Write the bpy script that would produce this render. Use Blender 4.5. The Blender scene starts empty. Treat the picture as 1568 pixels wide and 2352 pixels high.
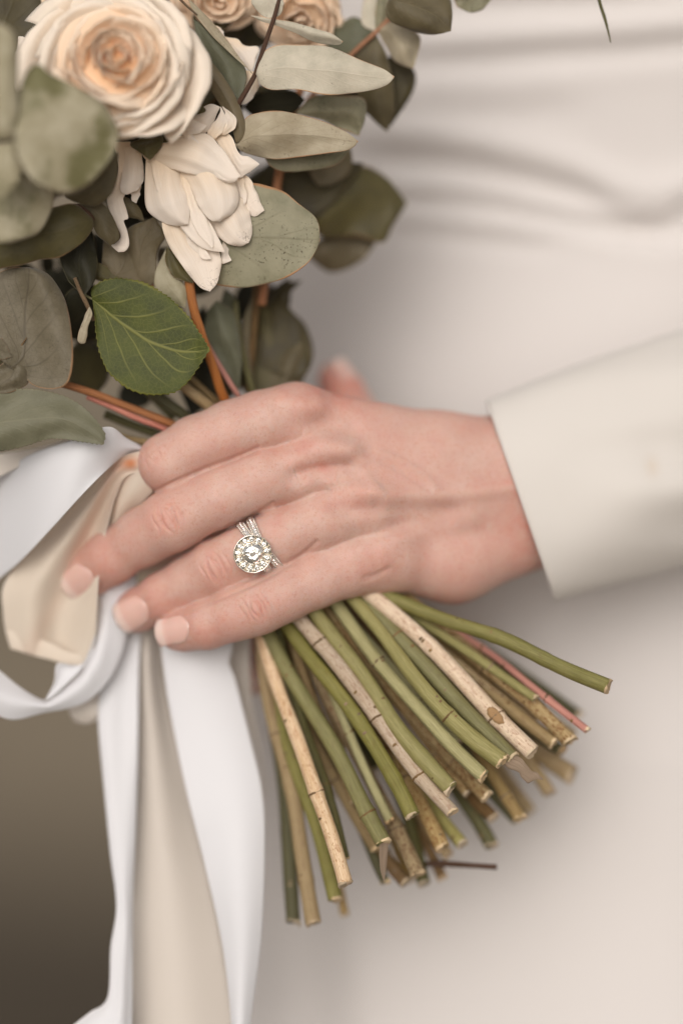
import bpy, math, random
import numpy as np
from mathutils import Vector, Matrix
random.seed(7); rng = np.random.default_rng(7)
sc = bpy.context.scene
C = sc.collection

# ---------------------------------------------------------------- camera, sky, sun, exposure
UNIT = 0.000125            # metres per drawing unit (the photograph drawn 1568 units wide at the ring)
DIST = 0.70                # camera to the plane of the ring
PITCH = math.radians(13)   # the camera looks slightly down
CAM_H = 1.08               # camera height above the ground
R_CAM = Matrix.Rotation(-PITCH, 3, 'X')
R_NP = np.array(R_CAM)

def W(p):
    """(x, y, depth) drawn units -> world metres; real distances, perspective undone"""
    p = np.atleast_2d(np.asarray(p, float))
    k = (DIST + p[:, 2] * UNIT) / DIST
    loc = np.stack([(p[:, 0] - 784) * UNIT * k, DIST + p[:, 2] * UNIT, (1176 - p[:, 1]) * UNIT * k], 1)
    w = loc @ R_NP.T
    w[:, 2] += CAM_H
    return w

cam = bpy.data.cameras.new('camera')
camo = bpy.data.objects.new('camera', cam); C.objects.link(camo)
camo.location = (0, 0, CAM_H)
camo.rotation_euler = (math.radians(90) - PITCH, 0, 0)
cam.sensor_fit = 'HORIZONTAL'; cam.sensor_width = 24
cam.lens = 24 * DIST / (1568 * UNIT)
cam.clip_start = 0.02; cam.clip_end = 500
cam.dof.use_dof = True
cam.dof.focus_distance = DIST - 0.001
cam.dof.aperture_fstop = 1.7
sc.camera = camo

SUN_EL, SUN_AZ = math.radians(52), math.radians(215)
world = bpy.data.worlds.new("World"); sc.world = world; world.use_nodes = True
nt = world.node_tree; nt.nodes.clear()
sky = nt.nodes.new('ShaderNodeTexSky'); sky.sky_type = 'NISHITA'; sky.sun_disc = False
sky.sun_elevation = SUN_EL; sky.sun_rotation = SUN_AZ; sky.dust_density = 4; sky.air_density = 1.0
hs = nt.nodes.new('ShaderNodeHueSaturation'); hs.inputs['Saturation'].default_value = 0.10
mx = nt.nodes.new('ShaderNodeMix'); mx.data_type = 'RGBA'; mx.blend_type = 'MULTIPLY'
mx.inputs[0].default_value = 1.0; mx.inputs[7].default_value = (1.0, 0.945, 0.90, 1)
bg = nt.nodes.new('ShaderNodeBackground'); bg.inputs[1].default_value = 0.15
wo = nt.nodes.new('ShaderNodeOutputWorld')
nt.links.new(sky.outputs[0], hs.inputs['Color']); nt.links.new(hs.outputs[0], mx.inputs[6])
nt.links.new(mx.outputs[2], bg.inputs[0]); nt.links.new(bg.outputs[0], wo.inputs[0])
sd = bpy.data.lights.new('sun', 'SUN'); sd.energy = 1.0; sd.angle = math.radians(48); sd.color = (1, 0.965, 0.92)
so = bpy.data.objects.new('sun', sd); C.objects.link(so)
# light comes from the camera side, a little from the left, high up
sdir = Vector((-0.20, -1.0, 0.64)).normalized()
so.rotation_euler = sdir.to_track_quat('Z', 'Y').to_euler()
sky.sun_elevation = math.asin(sdir.z); sky.sun_rotation = math.atan2(sdir.x, sdir.y)
sc.view_settings.view_transform = 'Standard'; sc.view_settings.look = 'None'
sc.view_settings.exposure = -0.28; sc.view_settings.gamma = 1.0

# ---------------------------------------------------------------- object helpers
def thing(name, label, cat, at, group=None):
    o = bpy.data.objects.new(name, None); C.objects.link(o)
    o.empty_display_size = 0.005
    o.location = W([at])[0]
    o['label'] = label; o['category'] = cat
    if group: o['group'] = group
    return o

def origin_of(o):
    v = Vector((0, 0, 0))
    while o is not None:
        v += o.location; o = o.parent
    return np.array(v)

def link(name, me, mats, parent=None, smooth=True, kind=None, label=None):
    o = bpy.data.objects.new(name, me); C.objects.link(o)
    if parent is not None: o.parent = parent
    for m in (mats if isinstance(mats, (list, tuple)) else [mats]): me.materials.append(m)
    if smooth: me.polygons.foreach_set('use_smooth', [True] * len(me.polygons))
    if kind: o['kind'] = kind
    if label: o['label'] = label
    return o

def mesh_obj(name, verts, faces, mats, parent=None, uv=None, smooth=True, world_pts=False, attrs=None, kind=None, thick=0, label=None, off=0):
    v = np.asarray(verts, float)
    if not world_pts: v = W(v)
    org = origin_of(parent)
    me = bpy.data.meshes.new(name)
    me.from_pydata((v - org).tolist(), [], faces)
    if uv is not None:
        uvl = me.uv_layers.new(name='UVMap')
        idx = np.empty(len(me.loops), dtype=np.int32); me.loops.foreach_get('vertex_index', idx)
        uvl.data.foreach_set('uv', np.asarray(uv, np.float32)[idx].ravel())
    if attrs:
        for k, a in attrs.items():
            at = me.attributes.new(k, 'FLOAT', 'POINT'); at.data.foreach_set('value', np.asarray(a, np.float32))
    me.update()
    o = link(name, me, mats, parent, smooth, kind, label)
    if thick:
        md = o.modifiers.new('thickness', 'SOLIDIFY'); md.thickness = thick * UNIT; md.offset = off
        md.use_even_offset = False
    return o

def rs(pts, n):
    """resample by arc length along a Catmull-Rom curve through pts"""
    p = np.asarray(pts, float)
    if len(p) == 2:
        t = np.linspace(0, 1, n)[:, None]; return p[0] * (1 - t) + p[1] * t
    q = np.vstack([2 * p[0] - p[1], p, 2 * p[-1] - p[-2]])
    out = []
    for i in range(1, len(q) - 2):
        a, b, c, d = q[i-1], q[i], q[i+1], q[i+2]
        t = np.linspace(0, 1, 14, endpoint=False)[:, None]
        out.append(0.5 * ((2*b) + (-a + c)*t + (2*a - 5*b + 4*c - d)*t*t + (-a + 3*b - 3*c + d)*t**3))
    out = np.vstack(out + [p[-1:]])
    seg = np.linalg.norm(np.diff(out, axis=0), axis=1); s = np.concatenate([[0], np.cumsum(seg)])
    if s[-1] < 1e-6: return np.repeat(p[:1], n, 0)
    t = np.linspace(0, s[-1], n)
    return np.stack([np.interp(t, s, out[:, k]) for k in range(p.shape[1])], 1)

def Z(ox, oy, k):
    """frame of one close look at the photograph: offset in photo pixels, k = its enlargement"""
    return lambda pts: [((ox + p[0] / k) * 0.6125, (oy + p[1] / k) * 0.6125) + tuple(p[2:]) for p in pts]
zU = lambda pts: [tuple(p) for p in pts]
zA = Z(0, 0, 2); zB = Z(700, 0, 1.568); zC = Z(0, 600, 2); zD = Z(784, 600, 2); zE = Z(400, 400, 2)
zR = Z(0, 1500, 1.568); zS = Z(0, 2500, 1.42545); z5 = Z(1000, 2100, 1.005); zT = Z(1200, 0, 1.153)

def gridfaces(nu, nv, closed=False):
    f = []
    for i in range(nu - 1):
        for j in range(nv - (0 if closed else 1)):
            j2 = (j + 1) % nv
            f.append((i*nv + j, i*nv + j2, (i+1)*nv + j2, (i+1)*nv + j))
    return f

def wob(n, amp, seed):
    r = np.random.default_rng(seed)
    x = np.linspace(0, 1, n); y = np.zeros(n)
    for k in range(1, 6): y += r.normal() / k * np.sin(2*np.pi*k*x + r.uniform(0, 6.28))
    return y * amp

def sheet(name, L, R, d0, d1, mats, parent, frame=zU, nu=26, nv=13, bulge=0, tilt=0, fold=0, cup=0, thick=2.5,
          saw=0, sawn=26, wave=0, seed=0, arch=0, label=None, edgew=0, attrs=None, ridge=0, ridgen=4):
    """a leaf, petal or ribbon: a curved sheet between two edges that run from its base (u=0) to its tip (u=1)"""
    L = rs([p[:2] for p in frame(L)], nu); Rr = rs([p[:2] for p in frame(R)], nu)
    u = np.linspace(0, 1, nu)
    saws = []
    if saw:
        for E, sgn in ((L, 1), (Rr, -1)):
            t = np.gradient(E, axis=0); t /= np.linalg.norm(t, axis=1)[:, None] + 1e-9
            nrm = np.stack([t[:, 1], -t[:, 0]], 1)
            c = (L + Rr) / 2
            s_ = np.sign(((E - c) * nrm).sum(1)); s_[s_ == 0] = 1
            sw = ((u * sawn) % 1.0) ** 1.6 * saw * np.clip(u * 6, 0, 1)
            saws.append(nrm * (s_ * sw)[:, None])
    if edgew:
        L[1:-1] += np.stack([wob(nu, edgew, seed+31), wob(nu, edgew, seed+32)], 1)[1:-1]
        Rr[1:-1] += np.stack([wob(nu, edgew, seed+33), wob(nu, edgew, seed+34)], 1)[1:-1]
    v = np.linspace(0, 1, nv)
    U_, V_ = np.meshgrid(u, v, indexing='ij')
    P = L[:, None, :] * (1 - V_)[..., None] + Rr[:, None, :] * V_[..., None]
    if saws:
        P = P + saws[0][:, None, :] * ((1 - V_)**22)[..., None] + saws[1][:, None, :] * (V_**22)[..., None]
    if callable(d0): d = d0(U_, V_)
    else: d = d0 * (1 - U_) + d1 * U_
    w = np.linalg.norm(L - Rr, axis=1)[:, None] / 100.0
    e = 2 * V_ - 1
    d = d - bulge * (1 - e*e) * np.minimum(1, w) + tilt * e * np.minimum(1.5, w) - fold * (1 - np.abs(e)) * np.minimum(1, w) \
        + cup * U_**2 - arch * np.sin(np.pi * U_)
    if wave:
        r = np.random.default_rng(seed)
        if ridge: d = d - ridge*np.sin(V_*2*np.pi*ridgen + U_*1.5)*np.sin(np.pi*np.clip(U_*1.2,0,1))*np.minimum(1,w)
        for k in range(4):
            a, b, ph = r.uniform(2, 7), r.uniform(1, 4), r.uniform(0, 6.28)
            d = d + wave / (1 + 0.5*k) * np.sin(a*U_ + b*V_*2 + ph) * np.minimum(1, w)
        fr = wob(nu, wave, seed + 5)[:, None]
        d = d + fr * np.abs(e)**3 * np.minimum(1, w)
    V3 = np.stack([P[..., 0], P[..., 1], d], -1).reshape(-1, 3)
    uv = np.stack([U_, V_], -1).reshape(-1, 2)
    at = {k: f(V3, U_.ravel(), V_.ravel()) for k, f in attrs.items()} if attrs else None
    return mesh_obj(name, V3, gridfaces(nu, nv), mats, parent, uv=uv, thick=thick, label=label, attrs=at)

def frames(p):
    t = np.gradient(p, axis=0); t /= np.linalg.norm(t, axis=1)[:, None] + 1e-9
    a = np.zeros_like(t); up = np.array([0, 0, -1.0])
    n = np.cross(t, up); bad = np.linalg.norm(n, axis=1) < 0.1
    n[bad] = np.cross(t[bad], [1, 0, 0.0]); n /= np.linalg.norm(n, axis=1)[:, None]
    b = np.cross(t, n)
    return t, n, b

def tube(name, pts, rad, mats, parent, n=40, seg=14, bumps=(), rough=0.03, seed=0, caps=True, flute=0, label=None, soft=0):
    """a stem: pts (x, y, depth); rad a number or list; bumps = (position 0..1, height, width)"""
    p = rs(pts, n); r = np.interp(np.linspace(0, 1, n), np.linspace(0, 1, len(rad)), rad) if hasattr(rad, '__len__') else np.full(n, float(rad))
    for _ in range(soft): p[1:-1] = 0.5*p[1:-1] + 0.25*(p[:-2] + p[2:])
    u = np.linspace(0, 1, n)
    r = r * (1 + wob(n, rough, seed))
    for (c, h, w_) in bumps: r = r * (1 + h * np.exp(-((u - c) / w_)**2))
    t, nn, b = frames(p)
    ang = np.linspace(0, 2*np.pi, seg, endpoint=False)
    rr = r[:, None] * (1 + flute * np.cos(ang * 7)[None, :])
    rr = rr * (1 + 0.04 * np.cos(2*ang + seed)[None, :])
    V = p[:, None, :] + rr[..., None] * (np.cos(ang)[None, :, None] * nn[:, None, :] + np.sin(ang)[None, :, None] * b[:, None, :])
    f = gridfaces(n, seg, True)
    V = V.reshape(-1, 3)
    ln = np.concatenate([[0], np.cumsum(np.linalg.norm(np.diff(p, axis=0), axis=1))])
    uv = np.stack(np.broadcast_arrays(ln[:, None] / 100.0, (ang / (2*np.pi))[None, :]), -1).reshape(-1, 2)
    if caps:
        f.append(tuple(range(seg - 1, -1, -1))); f.append(tuple((n-1)*seg + j for j in range(seg)))
    return mesh_obj(name, V, f, mats, parent, uv=uv, label=label), p, r
# ---------------------------------------------------------------- materials
def lin(r, g, b):
    f = lambda c: ((c/255 + 0.055)/1.055)**2.4 if c > 10 else c/255/12.92
    return (f(r), f(g), f(b), 1)

class NT:
    def __init__(s, name):
        s.m = bpy.data.materials.new(name); s.m.use_nodes = True
        s.t = s.m.node_tree; s.t.nodes.clear()
        s.out = s.t.nodes.new('ShaderNodeOutputMaterial')
        s.b = s.t.nodes.new('ShaderNodeBsdfPrincipled')
        s.t.links.new(s.b.outputs[0], s.out.inputs[0])
    def n(s, ty, **kw):
        x = s.t.nodes.new('ShaderNode' + ty)
        for k, v in kw.items(): setattr(x, k, v)
        return x
    def set(s, sock, v):
        if isinstance(v, bpy.types.NodeSocket): s.t.links.new(v, sock)
        else: sock.default_value = v
    def math(s, op, a, b=0.0, c=None, clamp=False):
        x = s.n('Math', operation=op); x.use_clamp = clamp
        s.set(x.inputs[0], a); s.set(x.inputs[1], b)
        if c is not None: s.set(x.inputs[2], c)
        return x.outputs[0]
    def mix(s, f, a, b, mode='MIX'):
        x = s.n('Mix', data_type='RGBA', blend_type=mode)
        s.set(x.inputs[0], f); s.set(x.inputs[6], a); s.set(x.inputs[7], b)
        return x.outputs[2]
    def ramp(s, f, a, b):           # linear 0..1 between a and b
        x = s.n('MapRange'); x.clamp = True
        s.set(x.inputs[0], f); x.inputs[1].default_value = a; x.inputs[2].default_value = b
        return x.outputs[0]
    def noise(s, scale, detail=3, vec=None, rough=0.5, dist=0.0):
        x = s.n('TexNoise'); x.inputs['Scale'].default_value = scale; x.inputs['Detail'].default_value = detail
        x.inputs['Roughness'].default_value = rough; x.inputs['Distortion'].default_value = dist
        s.set(x.inputs['Vector'], vec if vec is not None else s.coord())
        return x.outputs[0]
    def vor(s, scale, vec=None, feature='F1'):
        x = s.n('TexVoronoi', feature=feature); x.inputs['Scale'].default_value = scale
        s.set(x.inputs['Vector'], vec if vec is not None else s.coord())
        return x.outputs[0]
    def coord(s):
        if not hasattr(s, '_c'): s._c = s.n('TexCoord').outputs['Object']
        return s._c
    def uv(s):
        if not hasattr(s, '_u'): s._u = s.n('UVMap').outputs[0]
        return s._u
    def sep(s, v):
        x = s.n('SeparateXYZ'); s.set(x.inputs[0], v); return x.outputs
    def comb(s, a, b, c=0.0):
        x = s.n('CombineXYZ'); s.set(x.inputs[0], a); s.set(x.inputs[1], b); s.set(x.inputs[2], c); return x.outputs[0]
    def attr(s, name):
        x = s.n('Attribute'); x.attribute_name = name; return x.outputs['Fac']
    def bump(s, h, strength, dist):
        x = s.n('Bump'); x.inputs['Strength'].default_value = strength; x.inputs['Distance'].default_value = dist
        s.set(x.inputs['Height'], h); s.t.links.new(x.outputs[0], s.b.inputs['Normal']); return x
    def P(s, **kw):
        for k, v in kw.items():
            s.set(s.b.inputs[k.replace('_', ' ')], v)
    def translucent(s, col, fac):
        tr = s.n('BsdfTranslucent'); s.set(tr.inputs[0], col)
        mxs = s.n('MixShader'); s.set(mxs.inputs[0], fac)
        s.t.links.new(s.b.outputs[0], mxs.inputs[1]); s.t.links.new(tr.outputs[0], mxs.inputs[2])
        s.t.links.new(mxs.outputs[0], s.out.inputs[0])

def warm(c): return (min(1, c[0]*1.05), c[1]*0.955, c[2]*0.87, 1)
def leaf_mat(name, c1, c2, vein, edge, veinamt=0.5, spots=0.0, sheen=0.45, rough=0.55, nveins=7, retic=0.25, blotch=None, trans=0.12, seed=0.0, edgeamt=1.0):
    c1, c2, vein, edge = warm(c1), warm(c2), warm(vein), warm(edge)
    m = NT(name)
    u, v, _ = m.sep(m.uv())
    off = m.comb(seed, seed*0.7, seed*1.3)
    add = m.n('VectorMath', operation='ADD'); m.set(add.inputs[0], m.coord()); m.set(add.inputs[1], off); pc = add.outputs[0]
    nz = m.noise(160, 4, pc)
    nzf = m.noise(900, 3, pc)
    uvn = m.noise(3.0, 2, m.comb(u, v, seed))
    wv = m.math('ADD', v, m.math('MULTIPLY', m.math('SUBTRACT', uvn, 0.5), 0.10))
    a = m.math('MULTIPLY', m.math('ABSOLUTE', m.math('SUBTRACT', wv, 0.5)), 2.0)
    mid = m.math('SUBTRACT', 1.0, m.ramp(a, 0.010, 0.045))
    side = m.math('FRACT', m.math('ADD', m.math('MULTIPLY', u, float(nveins)), m.math('MULTIPLY', m.math('POWER', a, 0.8), -0.42*nveins)))
    # shift by side so the veins alternate
    sgn = m.math('GREATER_THAN', wv, 0.5)
    side = m.math('FRACT', m.math('ADD', side, m.math('MULTIPLY', sgn, 0.45)))
    sl = m.math('ABSOLUTE', m.math('SUBTRACT', side, 0.5))
    sv = m.math('MULTIPLY', m.math('SUBTRACT', 1.0, m.ramp(sl, 0.02, 0.075)), m.math('SUBTRACT', 1.0, m.ramp(a, 0.45, 0.9)))
    re_ = m.math('SUBTRACT', 1.0, m.ramp(m.vor(750, pc, 'DISTANCE_TO_EDGE'), 0.0, 0.10))
    veins = m.math('MAXIMUM', m.math('MULTIPLY', sv, 0.7), mid)
    veins = m.math('MAXIMUM', veins, m.math('MULTIPLY', re_, retic))
    col = m.mix(m.ramp(nz, 0.35, 0.65), c1, c2)
    col = m.mix(m.math('MULTIPLY', m.ramp(nzf, 0.35, 0.75), 0.35), col, c1)
    if blotch: col = m.mix(m.ramp(m.noise(70, 3, pc), 0.50, 0.62), col, blotch)
    col = m.mix(m.math('MULTIPLY', veins, veinamt), col, vein)
    if spots:
        sp = m.math('MULTIPLY', m.ramp(m.noise(1400, 2, pc), 0.60, 0.70), m.ramp(m.noise(110, 2, pc), 0.50, 0.62))
        col = m.mix(m.math('MULTIPLY', sp, spots), col, lin(70, 60, 38))
    ed = m.math('MAXIMUM', m.ramp(a, 0.955, 0.99), m.ramp(u, 0.975, 0.995))
    col = m.mix(m.math('MULTIPLY', ed, edgeamt), col, edge)
    m.P(Base_Color=col, Roughness=rough, Specular_IOR_Level=0.4)
    m.P(Sheen_Weight=sheen*0.5, Sheen_Roughness=0.5, Sheen_Tint=(1, .97, .92, 1))
    h = m.math('ADD', m.math('MULTIPLY', veins, 0.8), m.math('MULTIPLY', nzf, 0.8))
    m.bump(h, 0.35, 0.0003)
    m.translucent(col, trans)
    return m.m

def petal_mat(name, base, tip, trans=0.3, power=(0.0, 0.7), lines=0.12, rough=0.6, bruise=0):
    m = NT(name)
    u, v, _ = m.sep(m.uv())
    nz = m.noise(120, 3)
    f = m.math('ADD', m.ramp(u, *power), m.math('MULTIPLY', m.math('SUBTRACT', nz, 0.5), 0.25), clamp=True)
    col = m.mix(f, base, tip)
    ln = m.noise(1.0, 3, m.comb(m.math('MULTIPLY', u, 1.5), m.math('MULTIPLY', v, 34.0)))
    dk = m.mix(1.0, col, (0.86, 0.79, 0.70, 1), 'MULTIPLY')
    col = m.mix(m.math('MULTIPLY', m.ramp(ln, 0.45, 0.7), lines), col, dk)
    if bruise:
        b = m.math('MULTIPLY', m.math('SUBTRACT', 1.0, m.ramp(m.math('ABSOLUTE', m.math('SUBTRACT', m.noise(330, 3, None, 0.5, 1.5), 0.5)), 0.0, 0.016)), m.ramp(m.noise(200, 3), 0.46, 0.60))
        b = m.math('MULTIPLY', b, m.ramp(u, 0.55, 0.85))
        col = m.mix(m.math('MULTIPLY', b, bruise), col, lin(120, 98, 76))
    m.P(Base_Color=col, Roughness=rough, Specular_IOR_Level=0.25, Sheen_Weight=0.2)
    m.bump(m.math('ADD', ln, m.math('MULTIPLY', m.noise(700, 2), 0.3)), 0.13, 0.00025)
    m.translucent(col, trans)
    return m.m

def stem_mat(name, c1, c2, c3=None, streak=0.5, spots=0.0, spotcol=None, bark=0.0, rough=0.45, scale=1.0, sp_lo=0.56):
    m = NT(name)
    oi = m.n('ObjectInfo').outputs['Random']
    u, v, _ = m.sep(m.uv())
    an = m.math('MULTIPLY', v, 6.28318)
    vec = m.comb(m.math('MULTIPLY', m.math('COSINE', an), 1.6), m.math('MULTIPLY', m.math('SINE', an), 1.6), m.math('ADD', m.math('MULTIPLY', u, 0.35), m.math('MULTIPLY', oi, 40.0)))
    st = m.noise(2.2 * scale, 4, vec, 0.6)
    fine = m.noise(7.0, 3, vec, 0.6)
    col = m.mix(m.ramp(st, 0.35, 0.66), c1, c2)
    col = m.mix(m.math('MULTIPLY', m.ramp(fine, 0.45, 0.7), streak), col, c3 or c2)
    broad = m.noise(0.9, 2, m.comb(u, m.math('MULTIPLY', oi, 30.0), 0.0))
    col = m.mix(m.math('MULTIPLY', m.ramp(broad, 0.45, 0.7), 0.45), col, c2)
    vec2 = m.comb(m.math('MULTIPLY', m.math('COSINE', an), 1.6), m.math('MULTIPLY', m.math('SINE', an), 1.6), m.math('ADD', m.math('MULTIPLY', u, 5.0), m.math('MULTIPLY', oi, 40.0)))
    if spots:
        s1 = m.ramp(m.noise(2.3, 4, vec2, 0.65), sp_lo, sp_lo + 0.08)
        col = m.mix(m.math('MULTIPLY', s1, spots), col, spotcol or lin(110, 72, 34))
        s2 = m.ramp(m.noise(0.8, 3, vec2, 0.6), 0.55, 0.66)
        col = m.mix(m.math('MULTIPLY', s2, spots * 0.6), col, spotcol or lin(110, 72, 34))
    hv = m.n('HueSaturation'); m.set(hv.inputs['Color'], col); m.set(hv.inputs['Value'], m.math('ADD', m.math('MULTIPLY', oi, 0.45), 0.78)); m.set(hv.inputs['Saturation'], m.math('ADD', m.math('MULTIPLY', m.math('FRACT', m.math('MULTIPLY', oi, 7.3)), 0.35), 0.75)); col = hv.outputs[0]
    m.P(Base_Color=col, Roughness=rough, Specular_IOR_Level=0.35)
    h = m.math('ADD', m.math('MULTIPLY', fine, 0.6), m.math('MULTIPLY', m.noise(4.0, 4, vec2, 0.6), 0.3 + bark))
    m.bump(h, 0.7, 0.0006)
    return m.m

M = {}
M['silver'] = leaf_mat('silver_leaf', lin(196,196,184), lin(172,173,160), lin(206,204,194), lin(190,160,130), veinamt=0.35, spots=0.35, retic=0.3)
M['silver_tan'] = leaf_mat('silver_tan_leaf', lin(172,168,150), lin(150,144,124), lin(122,114,92), lin(165,128,96), veinamt=0.35, spots=0.5, retic=0.25, seed=2)
M['sage'] = leaf_mat('sage_leaf', lin(142,143,122), lin(118,120,98), lin(104,102,80), lin(170,130,92), veinamt=0.28, spots=0.9, nveins=4, retic=0.1, seed=3, edgeamt=0.9)
M['sage_blur'] = leaf_mat('soft_sage_leaf', lin(170,169,150), lin(146,144,120), lin(176,174,156), lin(120,110,90), veinamt=0.2, spots=0.2, retic=0.0, seed=4, blotch=lin(112,108,72))
M['grey_round'] = leaf_mat('grey_round_leaf', lin(112,108,92), lin(92,88,70), lin(66,60,46), lin(150,120,88), veinamt=0.55, spots=0.6, nveins=6, retic=0.45, seed=5)
M['olive'] = leaf_mat('olive_leaf', lin(88,84,48), lin(70,66,36), lin(104,98,64), lin(140,116,84), veinamt=0.25, retic=0.1, seed=6)
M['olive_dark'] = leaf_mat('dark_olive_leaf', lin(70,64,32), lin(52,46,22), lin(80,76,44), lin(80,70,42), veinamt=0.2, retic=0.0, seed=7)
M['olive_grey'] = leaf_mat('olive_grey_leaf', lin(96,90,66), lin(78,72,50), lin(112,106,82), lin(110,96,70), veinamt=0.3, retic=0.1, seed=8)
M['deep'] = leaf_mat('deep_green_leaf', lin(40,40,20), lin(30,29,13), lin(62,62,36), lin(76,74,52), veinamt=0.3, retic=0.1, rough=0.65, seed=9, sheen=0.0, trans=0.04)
M['rose_leaf'] = leaf_mat('rose_leaf_green', lin(70,80,16), lin(52,62,10), lin(146,150,84), lin(104,108,44), veinamt=0.55, nveins=6, retic=0.22, rough=0.6, seed=10, sheen=0.05, trans=0.12)
M['grey_saw'] = leaf_mat('grey_green_rose_leaf', lin(110,113,94), lin(98,101,82), lin(128,130,110), lin(116,116,96), veinamt=0.4, nveins=8, retic=0.3, seed=11)
M['teal'] = leaf_mat('blue_green_leaf', lin(98,104,86), lin(84,88,70), lin(120,124,104), lin(110,104,84), veinamt=0.2, retic=0.2, seed=12)
M['taupe'] = leaf_mat('taupe_leaf', lin(110,102,80), lin(92,86,64), lin(84,76,54), lin(96,86,62), veinamt=0.25, retic=0.15, seed=13)

M['rose_petal'] = petal_mat('rose_petal', lin(250,206,160), lin(248,230,208), trans=0.22, power=(0.08, 0.66), lines=0.08)
M['rose_core'] = petal_mat('rose_core_petal', lin(254,196,148), lin(253,232,208), trans=0.22, power=(0.20, 0.66), lines=0.05)
M['rose_outer'] = petal_mat('rose_outer_petal', lin(250,226,200), lin(246,234,218), trans=0.22, power=(0.1, 0.6), lines=0.10)
M['white_petal'] = petal_mat('white_petal', lin(252,232,204), lin(246,236,224), trans=0.28, power=(0.0, 0.6), lines=0.32)
M['bruised_petal'] = petal_mat('bruised_white_petal', lin(251,232,204), lin(246,235,222), trans=0.28, power=(0.0, 0.6), lines=0.45, bruise=0.8)
M['beige_petal'] = petal_mat('beige_petal', lin(240,208,172), lin(246,224,198), trans=0.25, power=(0.0, 0.8), lines=0.1)

M['st_green'] = stem_mat('green_stem', lin(120,116,60), lin(144,138,82), lin(98,92,44), streak=0.6, spots=0.35, spotcol=lin(104,84,46), sp_lo=0.62, scale=1.3)
M['st_yellow'] = stem_mat('yellow_green_stem', lin(152,144,82), lin(168,160,100), lin(120,112,58), streak=0.7, scale=1.5, spots=0.3, spotcol=lin(120,98,52), sp_lo=0.63)
M['st_rib'] = stem_mat('ribbed_stem', lin(160,152,92), lin(136,128,72), lin(184,176,120), streak=0.8, scale=2.4)
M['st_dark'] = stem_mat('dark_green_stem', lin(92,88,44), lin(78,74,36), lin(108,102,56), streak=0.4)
M['st_tan'] = stem_mat('tan_stem', lin(222,200,168), lin(200,170,130), lin(164,104,52), streak=0.55, spots=0.65, spotcol=lin(152,92,44), sp_lo=0.57)
M['st_straw'] = stem_mat('straw_stem', lin(168,144,92), lin(146,118,70), lin(120,92,50), streak=0.4, spots=0.4, sp_lo=0.58)
M['st_spot'] = stem_mat('spotted_stem', lin(178,156,112), lin(150,126,82), lin(120,92,52), streak=0.4, spots=0.9, spotcol=lin(112,70,30), bark=0.5, sp_lo=0.52, rough=0.65)
M['st_brown'] = stem_mat('brown_stem', lin(140,112,72), lin(112,84,50), lin(84,62,34), streak=0.5, spots=0.6, spotcol=lin(70,46,26), bark=0.4, rough=0.65)
M['st_pink'] = stem_mat('coral_stem', lin(196,124,102), lin(168,92,80), lin(200,146,112), streak=0.4)
M['st_orange'] = stem_mat('orange_stem', lin(186,124,76), lin(158,104,60), lin(168,94,70), streak=0.4)
M['st_twig'] = stem_mat('dark_twig', lin(92,66,52), lin(74,54,40), lin(110,80,60), streak=0.4, rough=0.6)
M['node'] = stem_mat('stem_node', lin(146,120,82), lin(104,78,50), lin(70,50,34), streak=0.7, bark=1.2, rough=0.8)
M['pith'] = stem_mat('cut_pith', lin(214,196,164), lin(184,158,122), lin(150,118,80), streak=0.6, bark=1.0, rough=0.8)
M['flap'] = stem_mat('dry_peel', lin(172,146,116), lin(142,114,84), lin(112,86,58), streak=0.6, bark=0.5, rough=0.8)

def skin():
    m = NT('skin')
    red = m.math('MULTIPLY', m.attr('red'), m.ramp(m.noise(260, 4), 0.1, 0.6)); lift = m.attr('pale')
    n1 = m.noise(120, 4); n2 = m.noise(600, 3); n3 = m.noise(2200, 3)
    base = m.mix(m.ramp(n1, 0.35, 0.65), lin(204,165,152), lin(210,177,164))
    base = m.mix(m.math('MULTIPLY', m.ramp(n2, 0.45, 0.72), 0.50), base, lin(203,156,140))
    base = m.mix(m.math('MULTIPLY', m.ramp(n3, 0.52, 0.7), 0.12), base, lin(190,140,120))
    base = m.mix(m.math('MULTIPLY', red, 1.0, clamp=True), base, lin(200,130,114))
    base = m.mix(m.math('MULTIPLY', lift, 1.0, clamp=True), base, lin(196,168,154))
    n4 = m.noise(1100, 3)
    base = m.mix(m.math('MULTIPLY', m.ramp(n4, 0.55, 0.68), 0.22), base, lin(182,118,98))
    base = m.mix(m.math('MULTIPLY', m.ramp(m.noise(45, 3), 0.5, 0.68), 0.25), base, lin(208,150,136))
    m.P(Base_Color=base, Roughness=0.46, Specular_IOR_Level=0.40)
    m.P(Subsurface_Weight=0.55, Subsurface_Scale=0.0035)
    m.b.inputs['Subsurface Radius'].default_value = (1.0, 0.35, 0.2)
    crease = m.math('SUBTRACT', 1.0, m.ramp(m.vor(1500, None, 'DISTANCE_TO_EDGE'), 0.0, 0.12))
    h = m.math('SUBTRACT', m.math('MULTIPLY', n3, 0.5), m.math('MULTIPLY', crease, 0.35))
    m.bump(h, 0.50, 0.00030)
    return m.m
M['skin'] = skin()
def simple(name, col, rough=0.5, **kw):
    m = NT(name); m.P(Base_Color=col, Roughness=rough, **kw); return m
m = simple('nail', lin(232,192,180), 0.16, Coat_Weight=0.6, Coat_Roughness=0.12)
u, v, _ = m.sep(m.uv())
m.P(Base_Color=m.mix(m.ramp(u, 0.70, 0.80), lin(220,180,168), lin(226,200,190)), Subsurface_Weight=0.15, Subsurface_Scale=0.001)
M['nail'] = m.m
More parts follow.
